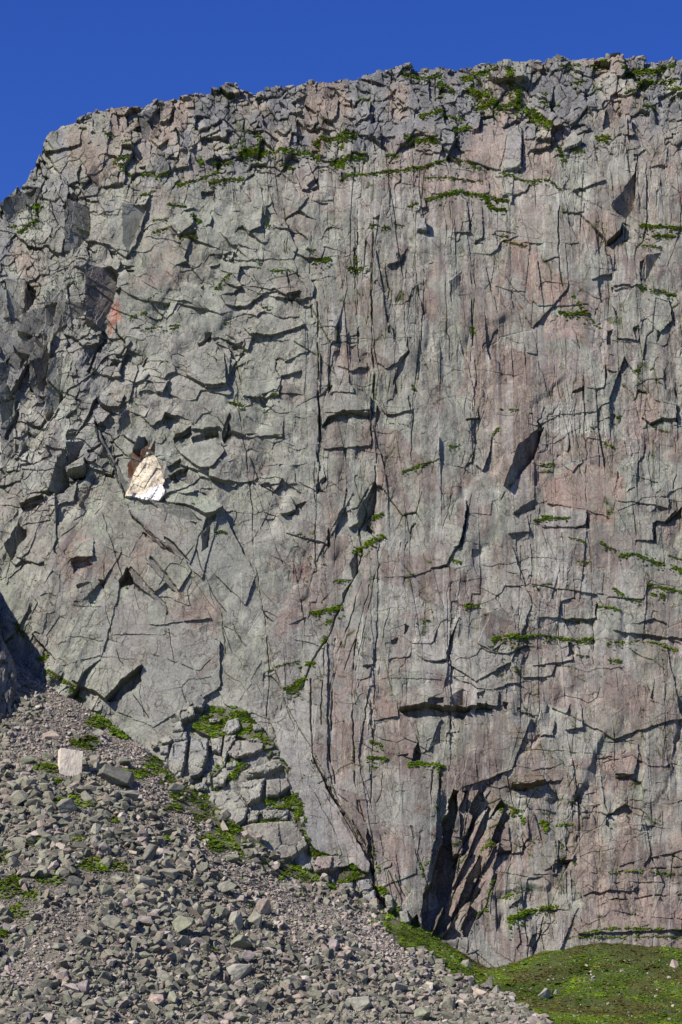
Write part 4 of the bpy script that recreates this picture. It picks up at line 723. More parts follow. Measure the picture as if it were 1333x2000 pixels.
def rot(rg, n, tilt):
    a = rg.uniform(0, 2 * np.pi, n); b = rg.normal(0, tilt, n); c = rg.normal(0, tilt, n)
    z0 = np.zeros(n); o1 = np.ones(n)
    Rz = np.stack([np.stack([np.cos(a), -np.sin(a), z0], -1), np.stack([np.sin(a), np.cos(a), z0], -1), np.stack([z0, z0, o1], -1)], 1)
    Rx = np.stack([np.stack([o1, z0, z0], -1), np.stack([z0, np.cos(b), -np.sin(b)], -1), np.stack([z0, np.sin(b), np.cos(b)], -1)], 1)
    Ry = np.stack([np.stack([np.cos(c), z0, np.sin(c)], -1), np.stack([z0, o1, z0], -1), np.stack([-np.sin(c), z0, np.cos(c)], -1)], 1)
    return Rx @ Ry @ Rz
def scatter(name, variants, P, size, cols, tilt, rg, kind='stuff', mat=None, squash=(1.2, .95, .74)):
    vs, fs, cs = [], [], []; base = 0
    which = rg.integers(0, len(variants), len(P)); Rm = rot(rg, len(P), tilt)
    sq = np.array(squash) * rg.uniform(.75, 1.25, (len(P), 3))
    for k, (v, f) in enumerate(variants):
        q = np.where(which == k)[0]
        if not len(q): continue
        pts = np.einsum('nij,nmj->nmi', Rm[q], v[None] * sq[q][:, None] * size[q][:, None, None]) + P[q][:, None]
        vs.append(pts.reshape(-1, 3)); fs.append((f[None] + (np.arange(len(q)) * len(v))[:, None, None] + base).reshape(-1, 3))
        cs.append(np.repeat(cols[q], len(v), 0)); base += len(q) * len(v)
    return np_mesh(name, np.concatenate(vs), np.concatenate(fs), np.concatenate(cs), mat or M_STONE, kind)
VAR = [arrays(rock_bm(40 + k, 9 + k % 6, .25 + .1 * (k % 5))) for k in range(22)]
def stone_colour(n, rg, warm):
    base = np.array([[0.205, 0.20, 0.15], [0.25, 0.235, 0.18], [0.185, 0.175, 0.142], [0.24, 0.20, 0.162], [0.165, 0.165, 0.125]])
    pk = np.array([[0.36, 0.29, 0.245], [0.32, 0.27, 0.235], [0.28, 0.24, 0.215], [0.40, 0.35, 0.30], [0.27, 0.245, 0.22]])
    c = np.where((rg.random(n) < warm)[:, None], pk[rg.integers(0, 5, n)], base[rg.integers(0, 5, n)])
    return c * rg.uniform(.72, 1.18, (n, 1)) * np.array([.95, .945, .94])
# gravelly, paler strips of the scree: (line in photo pixels, half width)
STRIP = [(A(70, 1290, 130, 1350, 200, 1400, 150, 1440, 60, 1460), 42), (A(280, 1480, 320, 1560, 400, 1640, 480, 1720, 560, 1760, 640, 1790), 24), (A(110, 1420, 260, 1470, 300, 1540), 34), (A(130, 1800, 60, 1900), 36), (A(700, 1800, 780, 1870), 22), (A(560, 1780, 600, 1850), 20)]
def fine(px, py):
    f = np.zeros(px.shape)
    for line, hw in STRIP: f = np.maximum(f, 1 - segdist(px, py, line) / (hw * 1.6))
    return np.clip(f * 1.6 + .6 * fbm(px / 25, py / 18, 631, 2), 0, 1)
NS = 500000
sx = rng.uniform(-150, 75, NS); sy = rng.uniform(400, 690, NS)
sz = ground_z(sx, sy); spx, spy, sdp = project(np.stack([sx, sy, sz], -1))
keep = inpoly(spx + 40 * fbm(spx / 34, spy / 34, 616, 3), spy + 44 * fbm(spx / 26, spy / 26, 615, 3), SCREE) & (spx > -330) & (spx < 1500) & (spy < 2090) & (spy > 1000)
near = inpoly(spx - 34 + 40 * fbm(spx / 34, spy / 34, 616, 3), spy + 34 + 44 * fbm(spx / 26, spy / 26, 615, 3), SCREE) & (spx > 290) & (spx < 760) & (spy > 1440) & (spy < 1830)
keep |= near & (rng.random(NS) < .06 + .22 * (fbm(spx / 14, spy / 10, 618, 2) > .12))
keep &= ~(turfness(spx, spy + 3) & (rng.random(NS) < .96))
sx, sy, sz, spx, spy = sx[keep], sy[keep], sz[keep], spx[keep], spy[keep]
fi = fine(spx, spy)
ss = (.20 * (1 - rng.random(len(sx))) ** -.56) * (1 - .42 * fi); ss = np.minimum(ss, 1.7 - 1.1 * fi) * (1 + .25 * fbm(spx / 90, spy / 60, 641, 2))
ss *= np.where(spy < 1420, .75, 1) * np.clip(1.12 - (spy - 1600) / 1500, .8, 1.1)
tf2 = (turfness(spx, spy - 8) | turfness(spx, spy - 16)); ss = np.where(tf2, np.minimum(ss, .28), ss)
P = np.stack([sx, sy, sz + ss * .22], -1)
SC_C = stone_colour(len(sx), rng, np.clip(.12 + .75 * fi + .15 * (spx > 620), 0, 1)); SC_C *= (1 + .25 * fbm(spx / 80, spy / 50, 651, 2))[:, None]
# a few stones on the turf at the foot
nst = 420
fxp = rng.uniform(830, 1330, nst); fyp = rng.uniform(1870, 2000, nst); q = [on_ground(a, b) for a, b in zip(fxp, fyp)]
q = np.array([p for p in q if p is not None and p[1] < 622]); s = .16 * (1 - rng.random(len(q))) ** -.4
scatter('turf_pebbles', VAR, q + np.array([0, 0, .05]), np.minimum(s, .6), stone_colour(len(q), rng, .3) * 1.25, .4, rng)

# ------------------------------------------------------------------ loose blocks along the rim
NB = 340
bx = rng.uniform(-120, 1450, NB); by = skyline(bx) + rng.exponential(38, NB) - 2
by = np.where(rng.random(NB) < .05, skyline(bx) + 2, by); ok = (by < skyline(bx) + 190) & ((bx > 130) | (rng.random(NB) < .3))
bx, by = bx[ok], by[ok]
bs_ = np.clip(.33 * (1 - rng.random(len(bx))) ** -.45, .3, 1.5)
VARB = [arrays(rock_bm(140 + k, 9, .93)) for k in range(14)]
scatter('rim_rubble', VARB, on_wall(bx, by, .1), bs_, stone_colour(len(bx), rng, .08) * np.array([.98, .98, 1.04]), .35, rng, squash=(1.2, .9, .75))

# ------------------------------------------------------------------ grass
def tuft(seed):
    r = random.Random(seed); bm = bmesh.new()
    top = [bm.verts.new((r.uniform(-.15, .15), r.uniform(-.15, .15), r.uniform(.2, .32)))]
    ring = [bm.verts.new((math.cos(a) * r.uniform(.75, 1.1), math.sin(a) * r.uniform(.75, 1.1), r.uniform(-.15, .05))) for a in [k * math.pi / 4 for k in range(8)]]
    mid = [bm.verts.new((math.cos(a) * .55, math.sin(a) * .55, r.uniform(.1, .25))) for a in [k * math.pi / 4 + .3 for k in range(8)]]
    for k in range(8):
        k2 = (k + 1) % 8
        bm.faces.new((ring[k], ring[k2], mid[k])); bm.faces.new((mid[k], ring[k2], mid[k2])); bm.faces.new((mid[k], mid[k2], top[0]))
    for k in range(26):
        a = r.uniform(0, 6.28); d = r.uniform(0, .85); x, y = d * math.cos(a), d * math.sin(a); b = r.uniform(0, 6.28); wv = r.uniform(.05, .10); h = r.uniform(.3, 1.0)
        p = [bm.verts.new((x - wv * math.cos(b), y - wv * math.sin(b), .05)), bm.verts.new((x + wv * math.cos(b), y + wv * math.sin(b), .05)), bm.verts.new((x * 1.6 + r.uniform(-.45, .45), y * 1.6 + r.uniform(-.45, .45), h))]
        bm.faces.new(p)
    return arrays(bm)
TUFT = [tuft(300 + k) for k in range(8)]
def grass_colour(n, rg, dry):
    g = np.array([[0.072, 0.130, 0.009], [0.088, 0.145, 0.011], [0.056, 0.104, 0.009], [0.115, 0.15, 0.013], [0.076, 0.112, 0.011]])
    y = np.array([[0.16, 0.14, 0.035], [0.13, 0.10, 0.035], [0.11, 0.095, 0.04]])
    return np.where((rg.random(n) < dry)[:, None], y[rg.integers(0, 3, n)], g[rg.integers(0, 5, n)]) * rg.uniform(.85, 1.15, (n, 1))
gp, gs, gcl = [], [], []
def grass_line(line, hw, dry=.06):
    L = sum(math.hypot(b[0] - a[0], b[1] - a[1]) for a, b in zip(line[:-1], line[1:]))
    n = int((L + 2 * hw) * (2 * hw) / 9 * 2.2) + 4
    cum = np.cumsum([0] + [math.hypot(b[0] - a[0], b[1] - a[1]) for a, b in zip(line[:-1], line[1:])])
    t = rng.uniform(-hw * .5, L + hw * .5, n); la = np.array(line, float)
    x = np.interp(t, cum, la[:, 0]); y = np.interp(t, cum, la[:, 1])
    k = .55 + .9 * (vnoise(x / 12, y / 12, 701) + .5) * (hw > 2.5)
    x = x + rng.normal(0, hw * .35, n); y = y + (rng.normal(0, hw * .3, n) + (rng.random(n) < .25) * rng.exponential(hw * .7, n)) * k
    ok = (y > skyline(x) + 3) & (fbm(x / 9, y / 5, 703, 2) > np.where(y - skyline(x) < 300, -.4, -.2))
    x, y = x[ok], y[ok]
    gp.append(on_wall(x, y, .05)); gs.append(rng.uniform(.17, .36, len(x)) * min(1.2, .5 + hw / 12)); gcl.append(grass_colour(len(x), rng, dry + .5 * (vnoise(x / 9, y / 9, 705) > .22)) * (1 + .7 * vnoise(x / 14, y / 8, 707))[:, None])
for line, hw in GRS: grass_line(line, hw)
for line, hw in GRS_YEL: grass_line(line, hw, .75)
# small growths wherever the wall leans back enough to hold earth
n = 26000
x = rng.uniform(0, 1400, n); y = rng.uniform(110, 1850, n); h = y - skyline(x)
lean = wall_normal_up(x, y); pr = (lean > .62) * np.where(h < 260, .9, .35) * (fbm(x / 60, y / 45, 711, 3) > .04) * (h > 8)
pr = pr * np.where((h < 260) & (x < 500), .45, 1)
ok = rng.random(n) < pr; x, y = x[ok], y[ok]
gp.append(on_wall(x, y, .05)); gs.append(rng.uniform(.18, .42, len(x))); gcl.append(grass_colour(len(x), rng, .15))
# tufts in the joints
j = np.argwhere((JT > .6) & (vg > .13) & (Y > 350)); j = j[rng.choice(len(j), min(1300, len(j)), replace=False)]
gp.append(pos[j[:, 0], j[:, 1]] + N * .1); gs.append(rng.uniform(.12, .26, len(j))); gcl.append(grass_colour(len(j), rng, .35))
# turf of the outcrop
for pts in TURF:
    bb = np.array(pts); (x0, y0), (x1, y1) = bb.min(0), bb.max(0); n = int((x1 - x0) * (y1 - y0) / 2.5)
    x = rng.uniform(x0, x1, n); y = rng.uniform(y0, y1, n); ok = inpoly(x + 12 * fbm(x / 9, y / 9, 3, 3), y + 10 * fbm(x / 9, y / 9, 4, 3), pts) & (fbm(x / 12, y / 7, 723, 3) > -.16)
    x, y = x[ok], y[ok]; gp.append(on_wall(x, y, .03)); gs.append(rng.uniform(.18, .36, len(x))); gcl.append(grass_colour(len(x), rng, .1) * (1 + .9 * fbm(x / 12, y / 9, 721, 3))[:, None])
gcl = [c_ * np.array([1.5, 1.55, 1.1]) for c_ in gcl]
gp, gs, gcl = np.concatenate(gp), np.concatenate(gs), np.concatenate(gcl)
scatter('ledge_grass', TUFT, gp, gs, np.clip(gcl, .01, .4), .2, rng, 'stuff', M_GRASS, (1.15, 1.0, 1.0))
# meadow at the foot and patches among the stones
n = 260000
x = rng.uniform(-120, 125, n); y = rng.uniform(430, 655, n); z = ground_z(x, y); gpx, gpy, _ = project(np.stack([x, y, z], -1))
vis = (gpx > -60) & (gpx < 1420) & (gpy < 2040)
m1 = vis & ~inpoly(gpx + 40 * fbm(gpx / 34, gpy / 34, 616, 3), gpy + 44 * fbm(gpx / 26, gpy / 26, 615, 3), SCREE) & (gpx > 230)
m2 = vis & turfness(gpx, gpy) & inpoly(gpx, gpy, SCREE)
ok = (m1 & ((gpx > 780) | (fbm(gpx / 16, gpy / 12, 733, 3) > -.2))) | m2; x, y, z, gpx, gpy = x[ok], y[ok], z[ok], gpx[ok], gpy[ok]
cg = grass_colour(len(x), rng, .10) * (1 + 1.0 * fbm(x / 7, y / 6, 741, 4))[:, None]
cg = lerp(cg, (0.080, 0.062, 0.026), .8 * sstep(-.03, .15, fbm(x / 12, y / 9, 745, 3)) * (gpx > 900))
z = z + np.where(m2[ok], .3, 0)
tus = (rng.random(len(x)) < .05) & (gpx > 700)
cg = cg * np.where(gpx < 780, 1.6, 1.28)[:, None]
scatter('hillside_grass', TUFT, np.stack([x, y, z], -1), rng.uniform(.14, .34, len(x)) * (1 + .9 * np.clip(fbm(x / 2.5, y / 2.5, 751, 2), -.3, .6)) * np.where(tus, 2.1, 1) * np.where(gpx < 760, 1.5, 1), np.clip(cg, .01, .4), .2, rng, 'stuff', M_GRASS, (1.2, 1.0, .8))
# ------------------------------------------------------------------ single rocks: slabs, blocks, boulders
from mathutils.geometry import delaunay_2d_cdt
def tag(o, label, cat, group=None):
    o['label'] = label; o['category'] = cat
    if group: o['group'] = group
    return o
def slab(name, pts, t, ang=70, t0=None, back=2.5, base=None, step=3.0, colour=None, seed=1, parent=None, rough=1.0, cells=None, edge=1.6, kind=None):
    """a slab of rock with the outline pts, proud of the slope by t pixels, its sides running back into it"""
    r = random.Random(seed); b = []
    for (x0, y0), (x1, y1) in zip(pts, pts[1:] + pts[:1]):
        n = max(1, int(math.hypot(x1 - x0, y1 - y0) / step))
        for k in range(n):
            f = k / n; jt = 0 if k == 0 else .9
            b.append((x0 + (x1 - x0) * f + r.uniform(-jt, jt), y0 + (y1 - y0) * f + r.uniform(-jt, jt)))
    ba = np.array(b); (x0, y0), (x1, y1) = ba.min(0), ba.max(0)
    gx_, gy_ = np.meshgrid(np.arange(x0, x1, step), np.arange(y0, y1, step)); gx_ = gx_.ravel() + np.array([r.uniform(-.8, .8) for _ in range(gx_.size)]); gy_ = gy_.ravel() + np.array([r.uniform(-.8, .8) for _ in range(gy_.size)])
    ins = inpoly(gx_, gy_, b) & (segdist(gx_, gy_, b + b[:1]) > step * .55)
    allp = b + list(zip(gx_[ins], gy_[ins])); nb = len(b)
    vo, _, fo, *_r = delaunay_2d_cdt([Vector(p) for p in allp], [(k, (k + 1) % nb) for k in range(nb)], [], 1, 1e-4)
    v = np.array([p[:] for p in vo]); f = np.array([q for q in fo if len(q) == 3])
    x, y = v[:, 0], v[:, 1]; ed = segdist(x, y, b + b[:1])
    d0 = macro(x, y) if base is None else base(x, y)
    cw, ch, ca = cells or (22, 18, .2)
    a_, b_, c_, ox, oy, e = vor(x + 3 * fbm(x / 15, y / 15, seed, 2), y + 3 * fbm(x / 15, y / 15, seed + 9, 2), cw, ch, seed + 50, ca)
    hgt_ = (t if t0 is None else t0 + (t - t0) * proj(x, y, pts, ang)) - .35 * t * np.clip(1 - ed / edge, 0, 1) ** 2
    hgt_ = hgt_ + rough * (3.4 * cube3(a_, 2) + .12 * cube3(b_, 2) * ox + .16 * cube3(c_, 2) * oy - 1.8 * np.clip(1 - e / 1.2, 0, 1) + 1.7 * fbm(x / 16, y / 16, seed + 20, 4))
    p = unproject(x, y, d0) + N * (MPP * hgt_)[:, None]
    cnt = {}
    for q in f:
        for k in range(3):
            ee = (q[k], q[(k + 1) % 3]); cnt[ee] = 1
    rimE = [ee for ee in cnt if (ee[1], ee[0]) not in cnt]
    q2 = p - N * back + np.array([0, 0, -.25 * back])
    f2 = [(bq, aq, aq + len(p)) for aq, bq in rimE] + [(bq, aq + len(p), bq + len(p)) for aq, bq in rimE]
    nz = np.cross(p[f[:, 1]] - p[f[:, 0]], p[f[:, 2]] - p[f[:, 0]]).sum(0) @ N
    fa = np.concatenate([f, np.array(f2)])
    if nz < 0: fa = fa[:, ::-1]
    if colour is None: colour = (0.27, 0.262, 0.23)
    cl = np.array(colour)[None] * (1 + .35 * fbm(x / 20, y / 20, seed + 30, 3) + .12 * a_)[:, None]
    cl = lerp(cl, (0.30, 0.295, 0.24), .5 * sstep(0, .3, fbm(x / 30, y / 30, seed + 33, 3)))
    cl = lerp(cl, (0.08, 0.075, 0.04), .6 * np.clip(1 - e / 1.4, 0, 1) * sstep(-.1, .15, fbm(x / 14, y / 14, seed + 34, 2)))
    return np_mesh(name, np.concatenate([p, q2]), fa, np.clip(np.concatenate([cl, cl]), .02, .8), M_CLIFF, kind, parent)

SLABS = [   # (name, outline, proud by, thick end, colour or None, cells, label, category)
    ('rock_slab', T6(430,560,460,540,530,532,600,525,660,522,700,570,722,620,662,668,600,682,540,662,480,620,455,600), 8, 90, (0.28, 0.255, 0.22), (60, 90, .15), 'wide pale fan-shaped slab, lowest of the grassed outcrop', 'slab'),
    ('rock_slab', T6(318,450,340,415,420,395,450,425,482,470,470,520,430,545,400,562,340,540,322,490), 9, 60, None, (26, 22, .5), 'cracked grey slab beside the long grass gutter of the outcrop', 'slab'),
    ('rock_slab', T6(455,372,500,357,552,352,530,430,480,452,450,410), 9, 60, None, (30, 40, .3), 'leaning twin-cracked slab in the middle of the grassy outcrop', 'slab'),
    ('rock_block', T6(556,357,640,350,652,384,600,422,556,425), 9, 60, (0.27, 0.25, 0.22), (26, 44, 0), 'squarish block standing right of the leaning twin-cracked slab', 'block'),
    ('rock_slab', T6(462,322,560,290,585,265,605,262,625,300,560,330,475,348), 8, 80, None, (30, 16, -.3), 'long tilted ledge slab below the upper turf of the outcrop', 'slab'),
    ('rock_slab', T6(528,482,590,474,642,482,622,508,550,512), 6, 80, None, None, 'thin low slab above the wide fan-shaped slab', 'slab'),
    ('rock_slab', T6(742,702,760,666,850,660,860,690,822,718,752,724), 7, 80, (0.29, 0.24, 0.22), (40, 40, .2), 'pinkish low slab at the foot of the smooth tongue of rock', 'slab'),
    ('rock_block', T6(694,705,735,685,738,716,700,715), 6, 80, None, None, 'small block beside the pinkish low slab', 'block'),
    ('rock_slab', T6(430,202,520,190,545,212,540,236,470,262,430,272,402,252), 8, 80, (0.26, 0.235, 0.21), (40, 26, 0), 'broad slab just under the upper turf of the outcrop', 'slab'),
    ('rock_column', T6(182,212,240,202,236,250,230,290,215,352,190,358,165,340,165,270), 13, 30, (0.235, 0.235, 0.225), (24, 30, .1), 'leaning stacked column of grey blocks at the edge of the outcrop', 'column'),
    ('rock_column', T6(255,192,325,190,322,260,300,330,285,345,250,352,243,290), 16, 20, (0.24, 0.24, 0.228), (40, 22, .05), 'tallest stacked column of square grey blocks on the outcrop', 'column'),
    ('rock_block', T6(332,192,380,185,372,250,340,240), 9, 30, None, None, 'grey block between the tallest column and the broad slab', 'block'),
    ('rock_block', T6(390,182,432,178,430,200,402,250,388,300,378,260), 10, 20, None, (18, 26, 0), 'narrow upright block left of the broad slab', 'block'),
    ('rock_block', T6(342,346,400,336,390,375,345,390), 8, 60, None, None, 'small block among turf below the tallest column', 'block'),
    ('rock_block', T6(300,330,330,322,335,370,300,375), 7, 60, None, None, 'smallest block beside turf left of the outcrop gutter', 'block'),
    ('rock_block', T6(264,30,290,12,312,40,302,76,265,72), 15, 40, (0.23, 0.23, 0.22), (40, 40, 0), 'dark pointed block standing at the top of the outcrop', 'block'),
    ('rock_block', T6(190,92,225,66,262,60,270,100,212,122), 10, 60, None, (20, 18, .2), 'split block below the dark pointed block', 'block'),
    ('rock_block', T6(175,135,215,120,225,160,180,168), 9, 60, (0.23, 0.23, 0.22), None, 'dark round-edged block above the leaning column', 'block'),
    ('rock_block', T6(180,170,235,165,240,198,185,205), 9, 60, (0.25, 0.25, 0.235), None, 'cap block resting on the leaning column', 'block'),
    ('rock_block', T6(90,207,172,180,180,210,100,232), 9, 60, None, (24, 14, .1), 'flat block jutting left above the outcrop foot', 'block'),
    ('rock_block', T6(128,222,168,216,164,256,130,250), 9, 40, (0.22, 0.22, 0.21), None, 'small cube block under the flat jutting block', 'block'),
    ('rock_block', T6(120,262,160,262,168,300,140,310), 7, 60, None, None, 'rounded lowest block left of the leaning column', 'block'),
    ('rock_block', T6(390,285,440,278,435,305,395,312), 6, 60, None, None, 'small square block under the narrow upright block', 'block'),
    ('rock_block', T6(400,120,440,110,452,150,405,175,380,160), 7, 60, (0.28, 0.28, 0.26), None, 'pale block poking out of the upper turf', 'block'),
    ('rock_block', T6(325,112,372,110,370,122,328,126), 5, 80, None, None, 'flat little block lying in the upper turf', 'block'),
    ('rock_block', T6(500,130,530,132,540,155,505,160), 6, 60, (0.2, 0.2, 0.2), None, 'dark little block at the right end of the upper turf', 'block'),
    ('rock_slab', T6(480,480,525,478,520,520,482,528), 7, 60, None, None, 'narrow slab right of the cracked grey slab', 'slab'),
    ('rock_block', T6(610,480,645,478,640,515,612,518), 7, 60, None, None, 'end block at the right tip of the thin low slab', 'block'),
    ('rock_block', T6(690,505,708,505,710,535,692,535), 7, 60, None, None, 'pointed stone standing in the turf gutter by the smooth tongue', 'block'),
    ('rock_block', T6(262,378,310,362,320,395,280,402), 7, 60, (0.25, 0.25, 0.23), None, 'low block at the upper end of the left turf gutter', 'block'),
    ('rock_column', T6(830,790,850,775,900,770,912,820,930,885,870,850), 11, 40, (0.235, 0.225, 0.205), (14, 60, -.2), 'fluted pillar at the head of the scree below the smooth tongue', 'pillar'),
    ('rock_column', T6(938,800,992,798,1000,900,1042,970,1030,1002,980,962,950,885), 13, 20, (0.235, 0.235, 0.228), (26, 34, -.3), 'tall leaning pillar of pale blocks beside the dark chimney', 'pillar'),
    ('rock_block', T6(916,762,975,755,982,800,930,808), 12, 60, (0.25, 0.245, 0.235), None, 'cap block on the tall leaning pillar', 'block'),
    ('rock_column', T6(1088,885,1120,880,1134,940,1104,985), 10, 60, None, None, 'slim pillar standing right of the chimney turf', 'pillar'),
    ('rock_block', T6(1058,945,1088,945,1112,1005,1080,1015), 8, 60, None, None, 'lower block at the mouth of the dark chimney', 'block'),
    ('rock_block', T6(1030,820,1062,822,1066,870,1040,880), 8, 60, None, None, 'block wedged beside turf in the dark chimney', 'block'),
]
for k, (nm, pts, t, ang, clr, cells, lab, cat) in enumerate(SLABS):
    tag(slab(nm, pts, t, ang, t * .75, 3.0, None, 2.4, clr, 900 + k * 7, None, 1.0, cells), lab, cat, 'blocks and slabs of the grassed outcrop')
# detached-looking pieces of the wall itself: parts of the cliff
PARTS = [('overhanging_block', R7(940,215,1010,190,1100,165,1140,230,1060,242,1000,247,945,240), 16, 60, (0.17, 0.13, 0.10), 'brown block jutting over the wet hollow'),
         ('rock_pillar', T2(652,420,690,390,708,410,702,560,630,570), 10, 20, (0.24, 0.225, 0.215), 'pale upright pillar under the grassy rim'),
         ('jutting_block', T2(296,758,330,755,335,805,295,802), 11, 40, (0.24, 0.235, 0.225), 'square block casting a sharp shadow'),
         ('pointed_block', T2(870,450,910,410,940,450,930,470,870,490), 11, 60, (0.23, 0.225, 0.215), 'pointed block under the rim'),
         ('undercut_block', R5(383,342,490,272,496,342,388,370), 15, 90, (0.26, 0.255, 0.22), 'undercut block over a black notch')]
for k, (nm, pts, t, ang, clr, lab) in enumerate(PARTS):
    o = slab(nm, pts, t, ang, t * .5, 4.0, None, 2.0, clr, 1500 + k * 7, cliff, .6, (30, 24, .2)); o['label'] = lab
# the buttress that shades the gully, its rock colour darkened to look shaded
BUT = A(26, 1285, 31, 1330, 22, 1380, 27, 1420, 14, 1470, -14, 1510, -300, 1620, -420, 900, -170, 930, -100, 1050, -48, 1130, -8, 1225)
tag(slab('rock_buttress', BUT, 10, 0, 4, 45.0, lambda x, y: 8 + np.minimum(1.3 * np.maximum(0, 42 - x), 100) + .62 * np.maximum(0, y - 1200) + .15 * np.minimum(0, y - 1200), 2.6, (0.15, 0.145, 0.14), 1900, None, 2.2, (11, 46, .12), 6.0), 'fluted buttress, coloured dark as if shaded, whose shadow fills the gully', 'buttress')

# ---- boulders
def cube_bm(seed):
    r = random.Random(seed); bm = bmesh.new()
    for k in range(8): bm.verts.new([(1 if k >> q & 1 else -1) * r.uniform(.72, .98) for q in range(3)])
    bmesh.ops.convex_hull(bm, input=bm.verts); bmesh.ops.dissolve_limit(bm, angle_limit=.12, verts=bm.verts, edges=bm.edges)
    bmesh.ops.bevel(bm, geom=list(bm.edges), offset=.03, segments=1, affect='EDGES'); bmesh.ops.triangulate(bm, faces=bm.faces)
    return bm
def boulder_mesh(seed, boxy, n=12):
    bm = cube_bm(seed) if boxy > .9 else rock_bm(seed, n, boxy, .035)
    bmesh.ops.subdivide_edges(bm, edges=list(bm.edges), cuts=2, use_grid_fill=True); bmesh.ops.triangulate(bm, faces=bm.faces)
    bm.normal_update(); o = Vector((seed * 3.1, seed * 1.7, 0))
    for v in bm.verts:
        c = v.co.copy()
        v.co += v.normal * (.035 * mnoise.fractal(c * 2.2 + o, 1.0, 2.0, 4) - .03 * max(0, mnoise.noise(c * 4 + o)))
    me = bpy.data.meshes.new('boulder'); bm.to_mesh(me); bm.free()
    me.materials.append(M_BOULDER)
    return me
GREY = (0.22, 0.21, 0.168); GREEN = (0.20, 0.205, 0.15); PALE = (0.29, 0.275, 0.225); DARK = (0.165, 0.16, 0.132); PURP = (0.23, 0.195, 0.19); CREAM = (0.60, 0.52, 0.43); TAN = (0.36, 0.29, 0.235); PNK = (0.36, 0.275, 0.235)
CNAME = {GREY: 'grey', GREEN: 'grey-green', PALE: 'pale grey', DARK: 'dark grey', PURP: 'purplish', CREAM: 'cream', TAN: 'tan', PNK: 'pinkish'}
